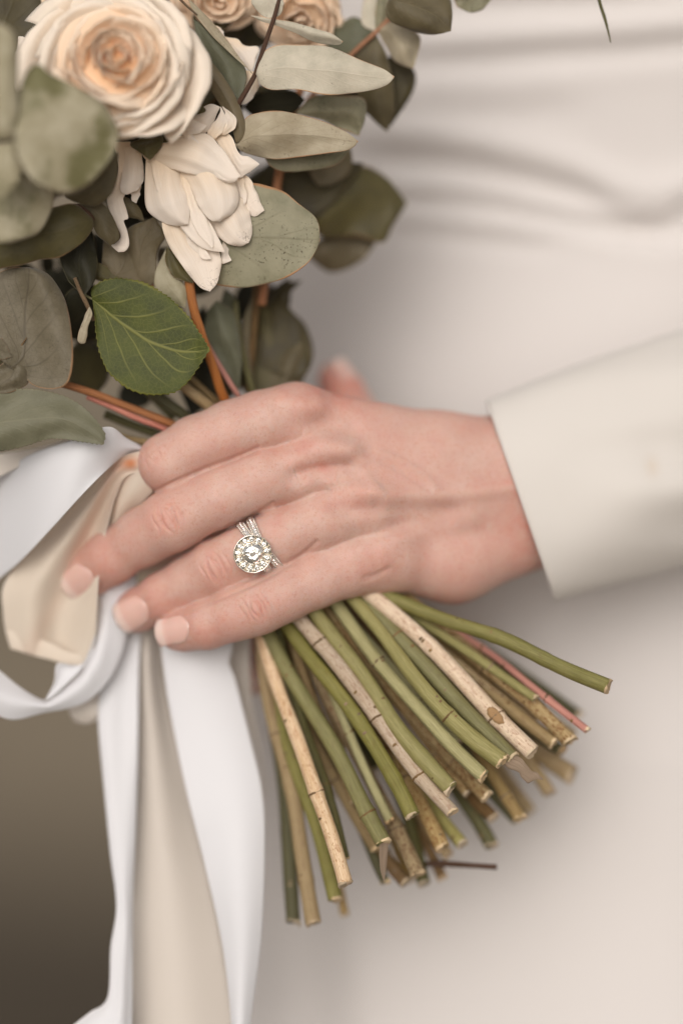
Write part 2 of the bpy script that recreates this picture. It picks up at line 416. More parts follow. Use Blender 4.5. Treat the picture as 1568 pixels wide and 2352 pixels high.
def satin(name, c1, rough=0.38, stain=False, trans=0.12):
    m = NT(name)
    u, v, _ = m.sep(m.uv())
    we = m.noise(1.0, 2, m.comb(m.math('MULTIPLY', u, 8.0), m.math('MULTIPLY', v, 260.0)))
    col = m.mix(m.math('MULTIPLY', we, 0.12), c1, m.mix(1.0, c1, (0.82, 0.80, 0.78, 1), 'MULTIPLY'))
    if stain: col = m.mix(m.attr('stain'), col, lin(214,122,44))
    ed = m.ramp(m.math('ABSOLUTE', m.math('SUBTRACT', v, 0.5)), 0.480, 0.49)
    col = m.mix(m.math('MULTIPLY', ed, 0.35), col, lin(214,206,198))
    m.P(Base_Color=col, Roughness=rough, Sheen_Weight=0.3, Specular_IOR_Level=0.45, Anisotropic=0.5)
    m.bump(we, 0.10, 0.0001)
    m.translucent(col, trans)
    return m.m
M['satin'] = satin('white_satin', lin(223,223,226), rough=0.5)
M['ivory'] = satin('ivory_satin', lin(238,227,212), rough=0.55, stain=True, trans=0.35)
M['cream'] = satin('cream_satin', lin(210,201,191), rough=0.5, trans=0.1)
def cloth(name, col, seed=0, stain=False):
    m = NT(name)
    n1 = m.noise(9, 3); n2 = m.noise(2600, 2)
    c = m.mix(m.math('MULTIPLY', m.ramp(n1, 0.35, 0.7), 0.25), col, m.mix(1.0, col, (0.93, 0.91, 0.89, 1), 'MULTIPLY'))
    if stain: c = m.mix(m.math('MULTIPLY', m.attr('stain'), 0.3), c, lin(196,170,140))
    m.P(Base_Color=c, Roughness=0.75, Sheen_Weight=0.35, Sheen_Roughness=0.4, Specular_IOR_Level=0.25)
    m.bump(n2, 0.25, 0.00015)
    return m.m
M['dress'] = cloth('crepe_dress', lin(212,207,204))
M['sleeve'] = cloth('crepe_sleeve', lin(209,204,198), stain=True)
def metal(name, col, rough):
    m = NT(name); m.P(Base_Color=col, Metallic=1.0, Roughness=rough); m.bump(m.noise(3000, 2), 0.05, 0.0001); return m.m
M['gold'] = metal('white_gold', lin(234,229,220), 0.16)
M['claw'] = metal('claw_gold', lin(222,210,190), 0.2)
def gem():
    m = NT('diamond')
    m.P(Base_Color=(1.0, 0.985, 0.95, 1), Roughness=0.02, IOR=2.2, Transmission_Weight=0.0, Metallic=0.85, Specular_IOR_Level=0.9)
    m.P(Coat_Weight=1.0, Coat_Roughness=0.02)
    return m.m
M['gem'] = gem()
def ground_mat():
    m = NT('ground_stone')
    n1 = m.noise(0.55, 4); n2 = m.noise(14, 4); n3 = m.noise(140, 3)
    c = m.mix(m.ramp(n1, 0.38, 0.62), lin(120,108,88), lin(148,134,113))
    c = m.mix(m.math('MULTIPLY', m.ramp(n2, 0.4, 0.7), 0.35), c, lin(96,86,70))
    c = m.mix(m.math('MULTIPLY', m.ramp(n3, 0.45, 0.7), 0.3), c, lin(160,148,128))
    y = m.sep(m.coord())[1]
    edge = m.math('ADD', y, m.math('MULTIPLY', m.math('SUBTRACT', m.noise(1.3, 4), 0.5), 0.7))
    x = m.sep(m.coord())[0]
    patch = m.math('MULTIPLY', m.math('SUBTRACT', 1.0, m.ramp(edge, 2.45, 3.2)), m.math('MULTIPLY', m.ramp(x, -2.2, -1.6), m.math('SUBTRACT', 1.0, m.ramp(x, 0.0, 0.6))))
    c = m.mix(patch, c, lin(72,62,48))     # a darker patch on the pale stone
    m.P(Base_Color=c, Roughness=0.85); m.bump(n3, 0.5, 0.004)
    return m.m
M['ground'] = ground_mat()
# ---------------------------------------------------------------- ground
def ground():
    n = 60
    xs = np.sign(np.linspace(-1, 1, n)) * np.abs(np.linspace(-1, 1, n))**3 * 200
    X, Y = np.meshgrid(xs, xs, indexing='ij')
    Zz = 0.01 * np.sin(X * 0.7) * np.cos(Y * 0.5) * np.exp(-(X**2 + Y**2) / 4000)
    v = np.stack([X, Y, Zz], -1).reshape(-1, 3)
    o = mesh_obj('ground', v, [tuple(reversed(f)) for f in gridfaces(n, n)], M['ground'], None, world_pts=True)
    o['kind'] = 'structure'
ground()

# ---------------------------------------------------------------- the bride
person = thing('person', 'bride in a plain white crepe dress holding the bouquet, her ringed hand in front', 'person', (1300, 1200, 900))
person.location.z = 0.0

def dist_poly(x, y, pts):
    """signed vertical offset (y - line) and fade along a polyline that runs left to right"""
    p = rs(pts, 60); yy = np.interp(x, p[:, 0], p[:, 1])
    fade = np.clip((x - p[0, 0]) / 120 + 0.3, 0, 1) * np.clip((p[-1, 0] - x) / 120 + 1, 0, 1)
    return y - yy, fade

FOLDS = [  # line of the valley, depth, width
    (zT([(150,690),(300,700),(500,712),(800,770),(1100,850),(1300,945),(1450,972),(1568,945),(1800,860)]), 32, 46),
    (zT([(200,880),(400,872),(700,890),(950,940),(1200,985),(1400,1000)]), 22, 26),
    (zT([(200,1010),(400,1005),(700,1040),(900,1060)]), 10, 26),
    (zT([(250,300),(450,275),(700,262),(1000,240),(1300,222),(1700,190)]), 17, 34),
    (zT([(500,40),(850,12),(1200,0),(1700,-50)]), 20, 40),
    (zT([(200,510),(500,505),(800,500),(1000,480)]), 7, 40),
]
def dress():
    nu, nv = 300, 260
    th = np.concatenate([np.linspace(np.pi*0.98, np.pi*2.02, nu - 60), np.linspace(np.pi*2.05, np.pi*2.95, 60)])
    ys = np.concatenate([np.linspace(-3300, -1100, 16), np.linspace(-1000, -60, 18), np.linspace(-40, 1200, 170), np.linspace(1215, 2450, 60), np.array([2800, 3400, 4200, 5200, 6200, 7000, 7600, 8100, 8350, 8480, 8520, 8560])])
    nv = len(ys)
    T, Y = np.meshgrid(th, ys, indexing='ij')
    flare = np.clip((Y - 2400) / 6000, 0, 1)
    cx = 1500; rx = 1000 + flare * 900 + 120*np.clip((Y-1200)/1300, 0, 1) - 60*np.exp(-((Y-500)/500)**2); ry = 760 + flare * 700
    bust = np.exp(-((Y + 1500)/1300)**2); rx = rx + 160*bust; top = np.clip((-2300 - Y)/1000, 0, 1); rx = rx*(1 - .55*top**2); ry = ry*(1 - .5*top**2)
    X = cx + rx * np.cos(T)
    Dp = 745 + 760 + ry * np.sin(T)*1.0 + flare*300 - (850*bust + 150*np.clip((Y - 560)/1200, 0, 1)**1.0 - 850*np.exp(-(2060/1300)**2))*np.clip(-np.sin(T), 0, 1)  # bust out of view, swelled forward to shade the dress below
    front = np.sin(T) < 0
    add = np.zeros_like(X)
    for pts, amp, w in FOLDS:
        s, f = dist_poly(X, Y, [q[:2] for q in pts])
        s1 = s / w
        add += 0.72 * f * amp * (np.exp(-(s1)**2) - 0.9*np.exp(-((s1 + 1.5)/1.0)**2) - 0.15*np.exp(-((s1 - 1.5)/0.9)**2))
    # soft vertical hang below the hand and broad undulation
    add += 26*np.sin((X + 0.15*Y)/170.0) * np.clip((Y - 1500)/900, 0, 1)
    add += 40*np.exp(-((X-680-0.02*Y)/70)**2) * np.clip((Y-1500)/500, 0, 1)
    add += 10*np.sin(X/210.0 + Y/330.0 + 1)
    add += 120 * flare * np.sin(T * 14)
    Dp = Dp + np.where(front, add, 0)
    V = np.stack([X, Y, Dp], -1).reshape(-1, 3)
    Vw = W(V); Vw[:, 2] = np.maximum(Vw[:, 2], 0.012)
    o = mesh_obj('dress', Vw, gridfaces(nu, nv) + [((nu-1)*nv + j, (nu-1)*nv + j + 1, j + 1, j) for j in range(nv-1)], M['dress'], person, world_pts=True)
    # a fine vertical seam at the right
    return o
dress()

def sleeve(C0=None, H=None):
    # rings from the cuff to the elbow, outer wall then folded back inside
    nr, ns = 70, 120
    s = np.linspace(0, 1, nr)
    C0 = rs(C0 or [(1195,1150,240),(1320,1105,262),(1480,1055,300),(1700,990,370),(2000,900,500)], nr)
    H = rs(H or [(80,231),(60,248),(28,268),(5,285),(-10,300)], nr)      # half vector across, in the picture plane
    DR = np.interp(s, [0, 0.3, 1], [150, 190, 235])
    a = np.linspace(0, 2*np.pi, ns, endpoint=False)
    Sg, A = np.meshgrid(s, a, indexing='ij')
    k = 1 + 0*Sg
    ca = np.sign(np.cos(A)) * np.abs(np.cos(A))**0.9
    P = np.stack([C0[:, None, 0] - H[:, None, 0]*ca*k, C0[:, None, 1] - H[:, None, 1]*ca*k, C0[:, None, 2] - DR[:, None]*np.sin(A)*k], -1)
    f1 = 14*np.sin(3*A + 5*Sg + 1.0) * np.clip(Sg*3, 0, 1) + 9*np.sin(7*A - 9*Sg) * np.clip(Sg*2, 0, 1)
    f1 += 34*np.exp(-((A - 1.2 - 0.9*Sg)/0.20)**2) * np.clip((Sg - 0.12)*4, 0, 1) * -1 + 26*np.exp(-((A - 1.75 - 0.5*Sg)/0.28)**2)*np.clip((Sg-0.1)*3, 0, 1)
    P[..., 2] -= f1 * np.sin(A).clip(0.2, 1)
    inner = P[:12][::-1].copy()
    ctr = C0[:12][::-1][:, None, :]
    inner = ctr + (inner - ctr) * 0.955
    lip = inner[:0]
    Q = np.concatenate([inner, P], 0)
    V = Q.reshape(-1, 3)
    st = np.exp(-(((V[:,0]-1497)/14)**2 + ((V[:,1]-1072)/22)**2)) * (V[:,2] < 250)
    mesh_obj('sleeve', V, gridfaces(len(Q), ns, True), M['sleeve'], person, attrs={'stain': st})
sleeve()

# ---------------------------------------------------------------- hands: one implicit surface each
def smin(a, b, k):
    h = np.maximum(k - np.abs(a - b), 0) / k
    return np.minimum(a, b) - h*h*k*0.25

class Field:
    def __init__(s, lo, hi, vox):
        s.vox = vox; s.lo = np.array(lo, np.float32); n = np.ceil((np.array(hi) - lo) / vox).astype(int) + 1
        s.n = n
        s.ax = [(s.lo[i] + vox*np.arange(n[i])).astype(np.float32) for i in range(3)]
    def new(s): return np.full(s.n, 1000.0, np.float32)
    def cone(s, arr, a, b, ra, rb, k, flat=None):
        a = np.array(a, np.float32); b = np.array(b, np.float32); m = max(ra, rb) + 60
        i0 = np.clip(((np.minimum(a, b) - m - s.lo)/s.vox).astype(int), 0, s.n - 1); i1 = np.clip(((np.maximum(a, b) + m - s.lo)/s.vox).astype(int) + 1, 1, s.n)
        sl = tuple(slice(i0[i], i1[i]) for i in range(3))
        X = s.ax[0][sl[0]][:, None, None]; Y = s.ax[1][sl[1]][None, :, None]; Zd = s.ax[2][sl[2]][None, None, :]
        ba = b - a; L2 = float(ba @ ba) + 1e-6
        t = np.clip(((X-a[0])*ba[0] + (Y-a[1])*ba[1] + (Zd-a[2])*ba[2]) / L2, 0, 1)
        dx = X - a[0] - t*ba[0]; dy = Y - a[1] - t*ba[1]; dz = Zd - a[2] - t*ba[2]
        if flat: dz = dz * flat
        d = np.sqrt(dx*dx + dy*dy + dz*dz) - (ra + (rb - ra)*t)
        arr[sl] = smin(arr[sl], d.astype(np.float32), k) if k else np.minimum(arr[sl], d)
    def chain(s, arr, J, k=24):
        for p, q in zip(J[:-1], J[1:]): s.cone(arr, p[:3], q[:3], p[3], q[3], k)

def surface_net(F, f):
    n = np.array(f.shape); ins = f < 0
    c = [ins[i:n[0]-1+i, j:n[1]-1+j, k:n[2]-1+k] for i in (0,1) for j in (0,1) for k in (0,1)]
    cnt = sum(x.astype(np.int8) for x in c)
    cell = (cnt > 0) & (cnt < 8)
    ids = np.full(cell.shape, -1, np.int64); idx = np.argwhere(cell); ids[cell] = np.arange(len(idx))
    acc = np.zeros((len(idx), 3)); num = np.zeros(len(idx))
    off = [(i,j,k) for i in (0,1) for j in (0,1) for k in (0,1)]
    val = [f[idx[:,0]+o[0], idx[:,1]+o[1], idx[:,2]+o[2]] for o in off]
    for ai in range(8):
        for bi in range(ai+1, 8):
            oa, ob = np.array(off[ai]), np.array(off[bi])
            if np.abs(oa-ob).sum() != 1: continue
            va, vb = val[ai], val[bi]; m = (va < 0) != (vb < 0)
            t = np.where(m, va/(va - vb + 1e-12), 0)
            acc[m] += oa + t[m, None]*(ob - oa); num[m] += 1
    v = (idx + acc/num[:, None]) * F.vox + F.lo
    faces = []
    for ax in range(3):
        o1, o2 = [(1,2),(2,0),(0,1)][ax]
        s0 = [slice(None)]*3; s1 = [slice(None)]*3
        s0[ax] = slice(0, -1); s1[ax] = slice(1, None)
        ch = ins[tuple(s0)] != ins[tuple(s1)]
        e = np.argwhere(ch); e = e[(e[:, o1] > 0) & (e[:, o2] > 0) & (e[:, o1] < n[o1]-1) & (e[:, o2] < n[o2]-1)]
        a = e.copy(); b = e.copy(); b[:, o1] -= 1; c_ = b.copy(); c_[:, o2] -= 1; d = e.copy(); d[:, o2] -= 1
        q = np.stack([ids[tuple(x.T)] for x in (a, b, c_, d)], 1)
        inside = ins[tuple(e.T)]
        q[~inside] = q[~inside][:, ::-1]
        faces.append(q)
    return v, np.vstack(faces)

IDX = [(680,952,96,70),(600,968,84,67),(530,990,76,66),(450,1022,76,64),(383,1062,86,62),(392,1105,180,56),(430,1150,300,52),(480,1180,380,46)]
MID = [(765,1060,92,72),(680,1082,76,66),(600,1101,66,66),(500,1143,66,66),(420,1182,74,65),(385,1201,82,66),(330,1232,118,62),(255,1280,165,59),(205,1314,205,53),(182,1328,222,47)]
RNG = [(850,1155,98,74),(740,1195,76,66),(640,1235,72,63),(560,1272,78,60),(495,1304,98,61),(440,1333,132,56),(375,1369,160,51),(320,1400,195,46),(304,1408,206,42)]
PNK = [(890,1272,128,80),(800,1300,98,68),(720,1333,80,62),(650,1365,62,61),(592,1393,56,61),(540,1412,68,56),(475,1436,98,52),(420,1448,128,44),(402,1451,138,38)]
FING = [IDX, MID, RNG, PNK]
def main_hand():
    F = Field((90, 790, -60), (1560, 1530, 640), 5.0)
    palm = F.new()
    wr = (1190, 1130, 232)
    F.cone(palm, (680,952,104), (1010,1035,190), 66, 84, 40); F.cone(palm, (1010,1035,190), (1190,1062,232), 84, 104, 40)
    F.cone(palm, (765,1062,104), (1180,1110,225), 70, 96, 50)
    F.cone(palm, (850,1155,112), (1190,1150,225), 74, 98, 50)
    F.cone(palm, (885,1275,135), (1040,1285,200), 82, 92, 40); F.cone(palm, (1040,1285,200), (1225,1215,240), 92, 92, 50)
    F.cone(palm, (800,1180,170), (1100,1170,240), 80, 90, 50)
    F.cone(palm, (1205,1120,235), (1520,1030,270), 150, 150, 50, flat=1.45)
    # thumb on the far side
    F.chain(palm, [(1080,1090,320,85),(900,1060,430,70),(812,960,500,56)], 40)
    tmb = F.new(); F.chain(tmb, [(812,960,500,56),(788,905,520,46),(770,868,524,39)], 30)
    palm = smin(palm, tmb, 20)
    fg = []
    for J in FING:
        a = F.new(); F.chain(a, J, 26); fg.append(a)
    allf = fg[0]
    for a in fg[1:]: allf = smin(allf, a, 5)
    f = smin(palm, allf, 34)
    v, q = surface_net(F, f)
    return v, q

def subdiv_mesh(v, q, levels=1):
    me = bpy.data.meshes.new('tmp'); me.from_pydata(v.tolist(), [], q.tolist())
    o = bpy.data.objects.new('tmp', me); C.objects.link(o)
    md = o.modifiers.new('s', 'SMOOTH'); md.factor = 0.5; md.iterations = 7
    md = o.modifiers.new('s2', 'SUBSURF'); md.levels = levels
    dg = bpy.context.evaluated_depsgraph_get(); ev = o.evaluated_get(dg); m2 = ev.to_mesh()
    V = np.empty(len(m2.vertices)*3); m2.vertices.foreach_get('co', V)
    N = np.empty(len(m2.vertices)*3); m2.vertices.foreach_get('normal', N)
    fc = np.empty(len(m2.polygons)*4, np.int32); m2.loops.foreach_get('vertex_index', fc)
    ev.to_mesh_clear(); bpy.data.objects.remove(o); bpy.data.meshes.remove(me)
    return V.reshape(-1, 3), N.reshape(-1, 3), fc.reshape(-1, 4)

def seg_dist(x, y, pts):
    """distance to a polyline in the plane of the picture, and position 0..1 along it"""
    p = rs(pts, 40); best = np.full(len(x), 1e9); pos = np.zeros(len(x)); sd_ = np.zeros(len(x))
    for i in range(len(p)-1):
        a, b = p[i], p[i+1]; ba = b - a; L2 = ba @ ba
        t = np.clip(((x-a[0])*ba[0] + (y-a[1])*ba[1])/L2, 0, 1)
        dx = x-a[0]-t*ba[0]; dy = y-a[1]-t*ba[1]; d = np.hypot(dx, dy)
        m = d < best; best[m] = d[m]; pos[m] = ((i + t)/(len(p)-1))[m]; sd_[m] = (np.sign(ba[0]*dy - ba[1]*dx) * d)[m]
    return best, pos, sd_

# relief of the back of the hand: (polyline, height towards the viewer, width)
RELIEF = [
    ([(885,1140),(960,1138),(1050,1137),(1120,1128),(1190,1118)], 4.2, 19),      # the raised vein
    ([(868,1176),(940,1170),(980,1172),(1040,1170)], -4.0, 20),                  # its lower flank
    ([(840,1088),(880,1135)], 1.6, 9),
    ([(870,1038),(920,1060),(965,1085),(1000,1118)], 2.0, 10),
    ([(874,1056),(930,1088),(985,1126)], -1.6, 8),
    ([(695,1000),(740,1022),(800,1036)], 8.0, 27),                                # middle knuckle tendon
    ([(680,1092),(720,1078),(770,1072),(800,1070)], -13.0, 24),                   # hollow between the knuckles
    ([(765,1118),(810,1126),(850,1132)], 8.0, 24),                                # ring knuckle
    ([(770,1164),(810,1172),(860,1162)], -5.0, 20),
    ([(640,905),(680,925),(730,930)], 6.0, 24),                                   # index knuckle
    ([(690,988),(740,972),(800,985)], -6.0, 24),
    ([(870,1255),(930,1235),(1000,1210),(1080,1195)], 5.0, 26),
    ([(900,1205),(960,1200),(1020,1190)], -4.0, 22),
    ([(790,1245),(850,1270),(880,1290)], 4.0, 24),
    ([(838,1328),(862,1322),(890,1306)], -2.2, 8),
    ([(735,908),(752,903),(768,905)], -2.5, 6),
    ([(420,1405),(488,1380),(562,1350),(640,1310),(700,1270),(728,1246)], -3.0, 6),
    ([(520,1214),(570,1192),(628,1158)], -5.0, 6),
    ([(350,1132),(420,1100),(500,1068),(560,1045),(592,1031)], -3.5, 6),
]
REDS = [  # pigment: x, y, radius x, radius y, amount
    (735,1072,52,16,.8),(700,1022,30,26,.35),(640,905,50,22,.35),(800,1150,60,26,.35),(385,1195,46,52,.28),(500,1310,40,46,.35),(592,1398,38,42,.28),
    (345,1050,34,44,.25),(225,1300,90,70,.5),(340,1395,80,60,.5),(470,1460,90,50,.5),(1230,1200,70,120,.55),(1120,960,90,40,.3),(860,1290,60,40,.35),
    (1180,1110,70,26,.3),(1120,1240,90,50,.25),(640,1195,20,30,.3),(775,880,70,70,1.0),(620,1040,90,14,.3)]
HANDV = [None, None]
def finish_hand(v, q, name, relief=True):
    V, N, fc = subdiv_mesh(v, q, 1)
    x, y = V[:, 0].copy(), V[:, 1].copy()
    face = np.clip(-N[:, 2], 0, 1)                       # towards the viewer
    dd = np.zeros(len(V)); red = np.zeros(len(V)); pale = np.zeros(len(V))
    if relief:
        near = V[:, 2] < 330
        for pts, amp, w in RELIEF:
            d, pos, _s = seg_dist(x, y, pts)
            dd += 1.5 * amp * np.exp(-(d/w)**2) * np.where(pos <= 0, .8, 1) * near
        # finger joint wrinkles
        for (cx, cy, ang, K) in ((388,1192,math.radians(154),1.0),(497,1303,math.radians(153),.95),(590,1393,math.radians(152),.95),(352,1040,math.radians(150),.35)):
            ax_, ay_ = math.cos(ang), -math.sin(ang) * -1
            ax_, ay_ = -abs(math.cos(ang)), abs(math.sin(ang))
            a = (x-cx)*ax_ + (y-cy)*ay_; b = -(x-cx)*ay_ + (y-cy)*ax_
            env = np.exp(-(b/40)**4)
            rk = np.random.default_rng(int(cx))
            for k, (a0, cv, am) in enumerate(((-30,.006,1.6),(-19,.010,2.4),(-9,.009,1.8),(1,.001,1.4),(10,-.009,2.2),(21,-.010,2.2),(33,-.005,1.3))):
                a0 = a0 + rk.uniform(-4, 4); cv = cv*rk.uniform(.1, 1.0); b0 = rk.uniform(-14, 14)
                line = a - a0 - cv*(b-b0)**2 - 2.4*np.sin(b/rk.uniform(8, 14) + k*2)
                wm = np.exp(-(line/2.8)**2) * env * np.exp(-(b/(38-3*abs(k-2)))**2) * near
                dd -= 1.8*K*am*wm; red += 0.20*K*wm
            dd += K*1.6*np.exp(-((a)/30)**2 - (b/38)**2) * near
        for (cx, cy, rx, ry, am) in REDS:
            red += am * np.exp(-((x-cx)/rx)**2 - ((y-cy)/ry)**2)
        for pts in (RELIEF[2][0], RELIEF[3][0], RELIEF[0][0]):
            d, pos, _s = seg_dist(x, y, pts); pale += 0.35*np.exp(-(d/9)**2)
    red = np.clip(red + 0.55*np.clip(1-face*1.6, 0, 1)*(1 if relief else .6)*0.25, 0, 1)
    V = V + N * (dd * np.sqrt(face))[:, None]
    HANDV[:] = [V, fc]
    o = mesh_obj(name, V, fc.tolist(), M['skin'], person, attrs={'red': red, 'pale': pale})
    return o
v, q = main_hand()
hand = finish_hand(v, q, 'hand')

from mathutils.bvhtree import BVHTree
def nail(p0, p1, r, ln, wd, roll, parent, bvh, lift=2.2, along=0.35, yaw=0.0):
    """nail laid on a finger end: p0 last joint, p1 tip centre (x, y, depth)"""
    p0, p1 = np.array(p0, float), np.array(p1, float)
    ax = p1 - p0; ax /= np.linalg.norm(ax)
    n0 = np.array([0, 0, -1.0]); n0 -= ax*(n0 @ ax); n0 /= np.linalg.norm(n0)
    b = np.cross(ax, n0)
    cr, sr = math.cos(roll), math.sin(roll)
    n, b = n0*cr + b*sr, b*cr - n0*sr
    nu, nv = 26, 19
    vs = np.zeros((nu, nv, 3)); uvs = []
    last = {}
    for i in range(nu):
        u = i/(nu-1)
        ww = wd/2 * (0.74 + 0.26*math.sin(min(1, u*2.2)*math.pi/2)) * (1 - 0.12*max(0, (u-.85)/.15)**2)
        for j in range(nv):
            e = 2*j/(nv-1) - 1
            uu = u
            if u < .25: uu = u + (0.20*(e*e))*(1-u/.25)
            if u > .85: uu = u - 0.06*(e*e)*((u-.85)/.15)
            a = e*ww/r*0.95
            d = n*math.cos(a) + b*math.sin(a)
            c = p1 + ax*((uu - along)*ln)
            if u <= .66 or j not in last:
                hit = bvh.ray_cast(Vector(c + d*r*2.2), Vector(-d))
                rr = r if hit[0] is None else float(np.dot(np.array(hit[0]) - c, d))
                last[j] = (rr, c + d*rr, u)
                q_ = c + d*(rr + lift - 3.2*max(0, .10-u)/.10 - 1.5*abs(e)**4)
            else:
                r0, q0, u0 = last[j]
                q_ = q0 + ax*((uu - u0)*ln) + d*lift - n*(5.0*((u-u0)/(1-u0))**2)
            vs[i, j] = q_; uvs.append((uu, j/(nv-1)))
    for _ in range(3):
        vs[1:-1] = 0.5*vs[1:-1] + 0.25*(vs[:-2] + vs[2:]); vs[:, 1:-1] = 0.5*vs[:, 1:-1] + 0.25*(vs[:, :-2] + vs[:, 2:])
    return mesh_obj('nail', vs.reshape(-1, 3), gridfaces(nu, nv), M['nail'], parent, uv=uvs, thick=3.0, off=0)
BV = BVHTree.FromPolygons(HANDV[0].tolist(), HANDV[1].tolist())
nail(PNK[6][:3], PNK[8][:3], 42, 98, 60, 0.10, hand, BV, along=0.70)
nail(RNG[6][:3], RNG[8][:3], 46, 94, 70, 0.0, hand, BV, along=0.78)
nail(MID[7][:3], MID[9][:3], 52, 96, 76, -0.1, hand, BV, along=0.78)
nail((788,905,520), (770,868,524), 39, 58, 54, 0.9, hand, BV, along=0.4)

def other_hand():
    F = Field((-1000, 900, 330), (780, 1680, 1080), 9.0)
    p = F.new()
    F.cone(p, (-900,1150,900), (300,1215,640), 150, 92, 40); F.cone(p, (300,1215,640), (500,1215,610), 92, 105, 40)
    f = p
    for k, J in enumerate(([(600,1180,560,58),(680,1260,500,54),(740,1290,430,44)], [(590,1270,560,58),(680,1330,500,52),(730,1360,440,42)],
              [(560,1340,560,56),(640,1420,500,50),(680,1440,450,42)], [(540,1380,560,50),(580,1480,500,44),(590,1560,450,38)], [(500,1170,600,60),(560,1110,560,50),(610,1090,500,44)])):
        a = F.new(); F.chain(a, [(510,1210,600,90)] + J, 30); f = smin(f, a, 10)
    v, q = surface_net(F, f)
    return finish_hand(v, q, 'hand', relief=False)
hb = other_hand()
sleeve([(-260,1180,765),(-380,1170,790),(-560,1160,830),(-760,1140,880),(-1000,1120,940)], [(0,190),(0,200),(0,215),(0,225),(0,240)])
nail((580,1480,500), (590,1560,450), 40, 60, 50, 0.2, hb, BVHTree.FromPolygons(HANDV[0].tolist(), HANDV[1].tolist()), along=0.4)
# ---------------------------------------------------------------- ring
ring = thing('ring', 'white gold halo ring with a round diamond and two pave bands on the ring finger', 'ring', (595, 1256, 70))
def ring_build():
    c0 = np.array([596, 1255, 70.0]); a = np.array([-.907, .42, 0]); a /= np.linalg.norm(a); pp = np.array([.42, .907, 0]); pp /= np.linalg.norm(pp); f = np.array([0, 0, -1.0])
    hc = np.array([580, 1272, -8.0]); hn = np.array([0.07, 0.12, -1.0]); hn /= np.linalg.norm(hn)
    e1 = np.cross(hn, [0, 1, 0]); e1 /= np.linalg.norm(e1); e2 = np.cross(hn, e1)
    def pt(phi, r, al): return c0 + a*al + r*(math.sin(phi)*pp + math.cos(phi)*f)
    def gem_mesh(ctr, n, u_, v_, r, seg=8, depth=.75):
        vs = []; fs = []
        levels = [(0.30, .20, 0), (0.50, .36, .5), (0.74, .30, 0), (0.92, .13, .5), (1.0, 0.03, 0), (1.0, -0.03, 0), (0.05, -depth, 0)]
        jr = np.random.default_rng(int(abs(ctr[0]*7 + ctr[1]*13)))
        for rr, h, o in levels:
            for k in range(seg):
                t = 2*math.pi*(k+o)/seg
                vs.append(ctr + r*(rr*math.cos(t)*u_ + rr*math.sin(t)*v_ + (h + jr.uniform(-.045, .045)*(rr < .95))*n))
        fs.append(tuple(range(seg)))
        for L_ in range(len(levels)-1):
            b0, b1 = L_*seg, (L_+1)*seg
            for k in range(seg):
                k2 = (k+1) % seg
                o0, o1 = levels[L_][2], levels[L_+1][2]
                if o0 == o1: fs.append((b0+k, b0+k2, b1+k2, b1+k))
                elif o1 > o0: fs += [(b0+k, b0+k2, b1+k), (b0+k2, b1+k2, b1+k)]
                else: fs += [(b0+k, b1+k2, b1+k), (b0+k, b0+k2, b1+k2)]
        fs.append(tuple(reversed(range((len(levels)-1)*seg, len(levels)*seg))))
        return vs, fs
    # bands, each with its row of small stones
    for al0, al1, al2 in ((-6, -5, -24), (20, 6, 6)):
        n = 96; vs = []; sec = 10
        def al(phi):
            s_ = math.sin(phi); return al1 + (al0 - al1)*max(0, -s_) + (al2 - al1)*max(0, s_)
        for i in range(n):
            ph = 2*math.pi*i/n
            for j in range(sec):
                t = 2*math.pi*j/sec
                vs.append(pt(ph, 65.5 + 3.0*math.sin(t), al(ph) + 8.6*math.cos(t)))
        band = mesh_obj('band', np.array(vs), [tuple(((i % n)*sec + j, (i % n)*sec + (j+1) % sec, ((i+1) % n)*sec + (j+1) % sec, ((i+1) % n)*sec + j)) for i in range(n) for j in range(sec)], M['gold'], ring)
        me = None
        for i in range(-15, 16):
            ph = i*0.103
            if abs(ph) < 0.30: continue
            ctr = pt(ph, 69.5, al(ph)); nn = math.sin(ph)*pp + math.cos(ph)*f; v_ = np.cross(nn, a)
            vv, ff = gem_mesh(ctr, nn, a, v_, 5.4, 8)
            mesh_obj('stone', np.array(vv), ff, M['gem'], band, smooth=False)
        # beaded prongs along both rims of the band
        vs = []; fs = []
        for i in range(-32, 33):
            ph = i*0.0515
            for sgn in (-1, 1):
                ctr = pt(ph, 69.0, al(ph) + sgn*7.4); nn = math.sin(ph)*pp + math.cos(ph)*f; v_ = np.cross(nn, a)
                b = len(vs)
                vs.append(ctr + nn*2.4)
                for r_, h_ in ((1.5, 1.6), (2.1, 0)):
                    for k in range(6):
                        t = k*math.pi/3; vs.append(ctr + nn*h_ + r_*(math.cos(t)*a + math.sin(t)*v_))
                for k in range(6):
                    k2 = (k+1) % 6; fs += [(b, b+1+k, b+1+k2), (b+1+k, b+7+k, b+7+k2, b+1+k2)]
        mesh_obj('bead_row', np.array(vs), fs, M['gold'], band, kind='stuff')
    # halo plate: lathe profile (radius, height)
    def lathe(name, prof, mat, parent, seg=72, smooth=True, wav=0):
        prof = [(r_*1.06, h_) for r_, h_ in prof]
        vs = []
        for r_, h_ in prof:
            for k in range(seg):
                t = 2*math.pi*k/seg; rr = r_*(1 + wav*math.cos(13*t))
                vs.append(hc + rr*(math.cos(t)*e1 + math.sin(t)*e2) + hn*h_)
        return mesh_obj(name, np.array(vs), gridfaces(len(prof), seg, True), mat, parent, smooth=smooth)
    halo = lathe('halo', [(20,-16),(30,-14),(38,-6),(41,0),(42.2,3),(41.5,5),(40,4.5),(39,1.5),(33,0),(26,0.5),(25,4),(24.2,5.2),(23,4.5),(22.4,0),(20,-6),(5,-14)], M['gold'], ring, wav=0.006)
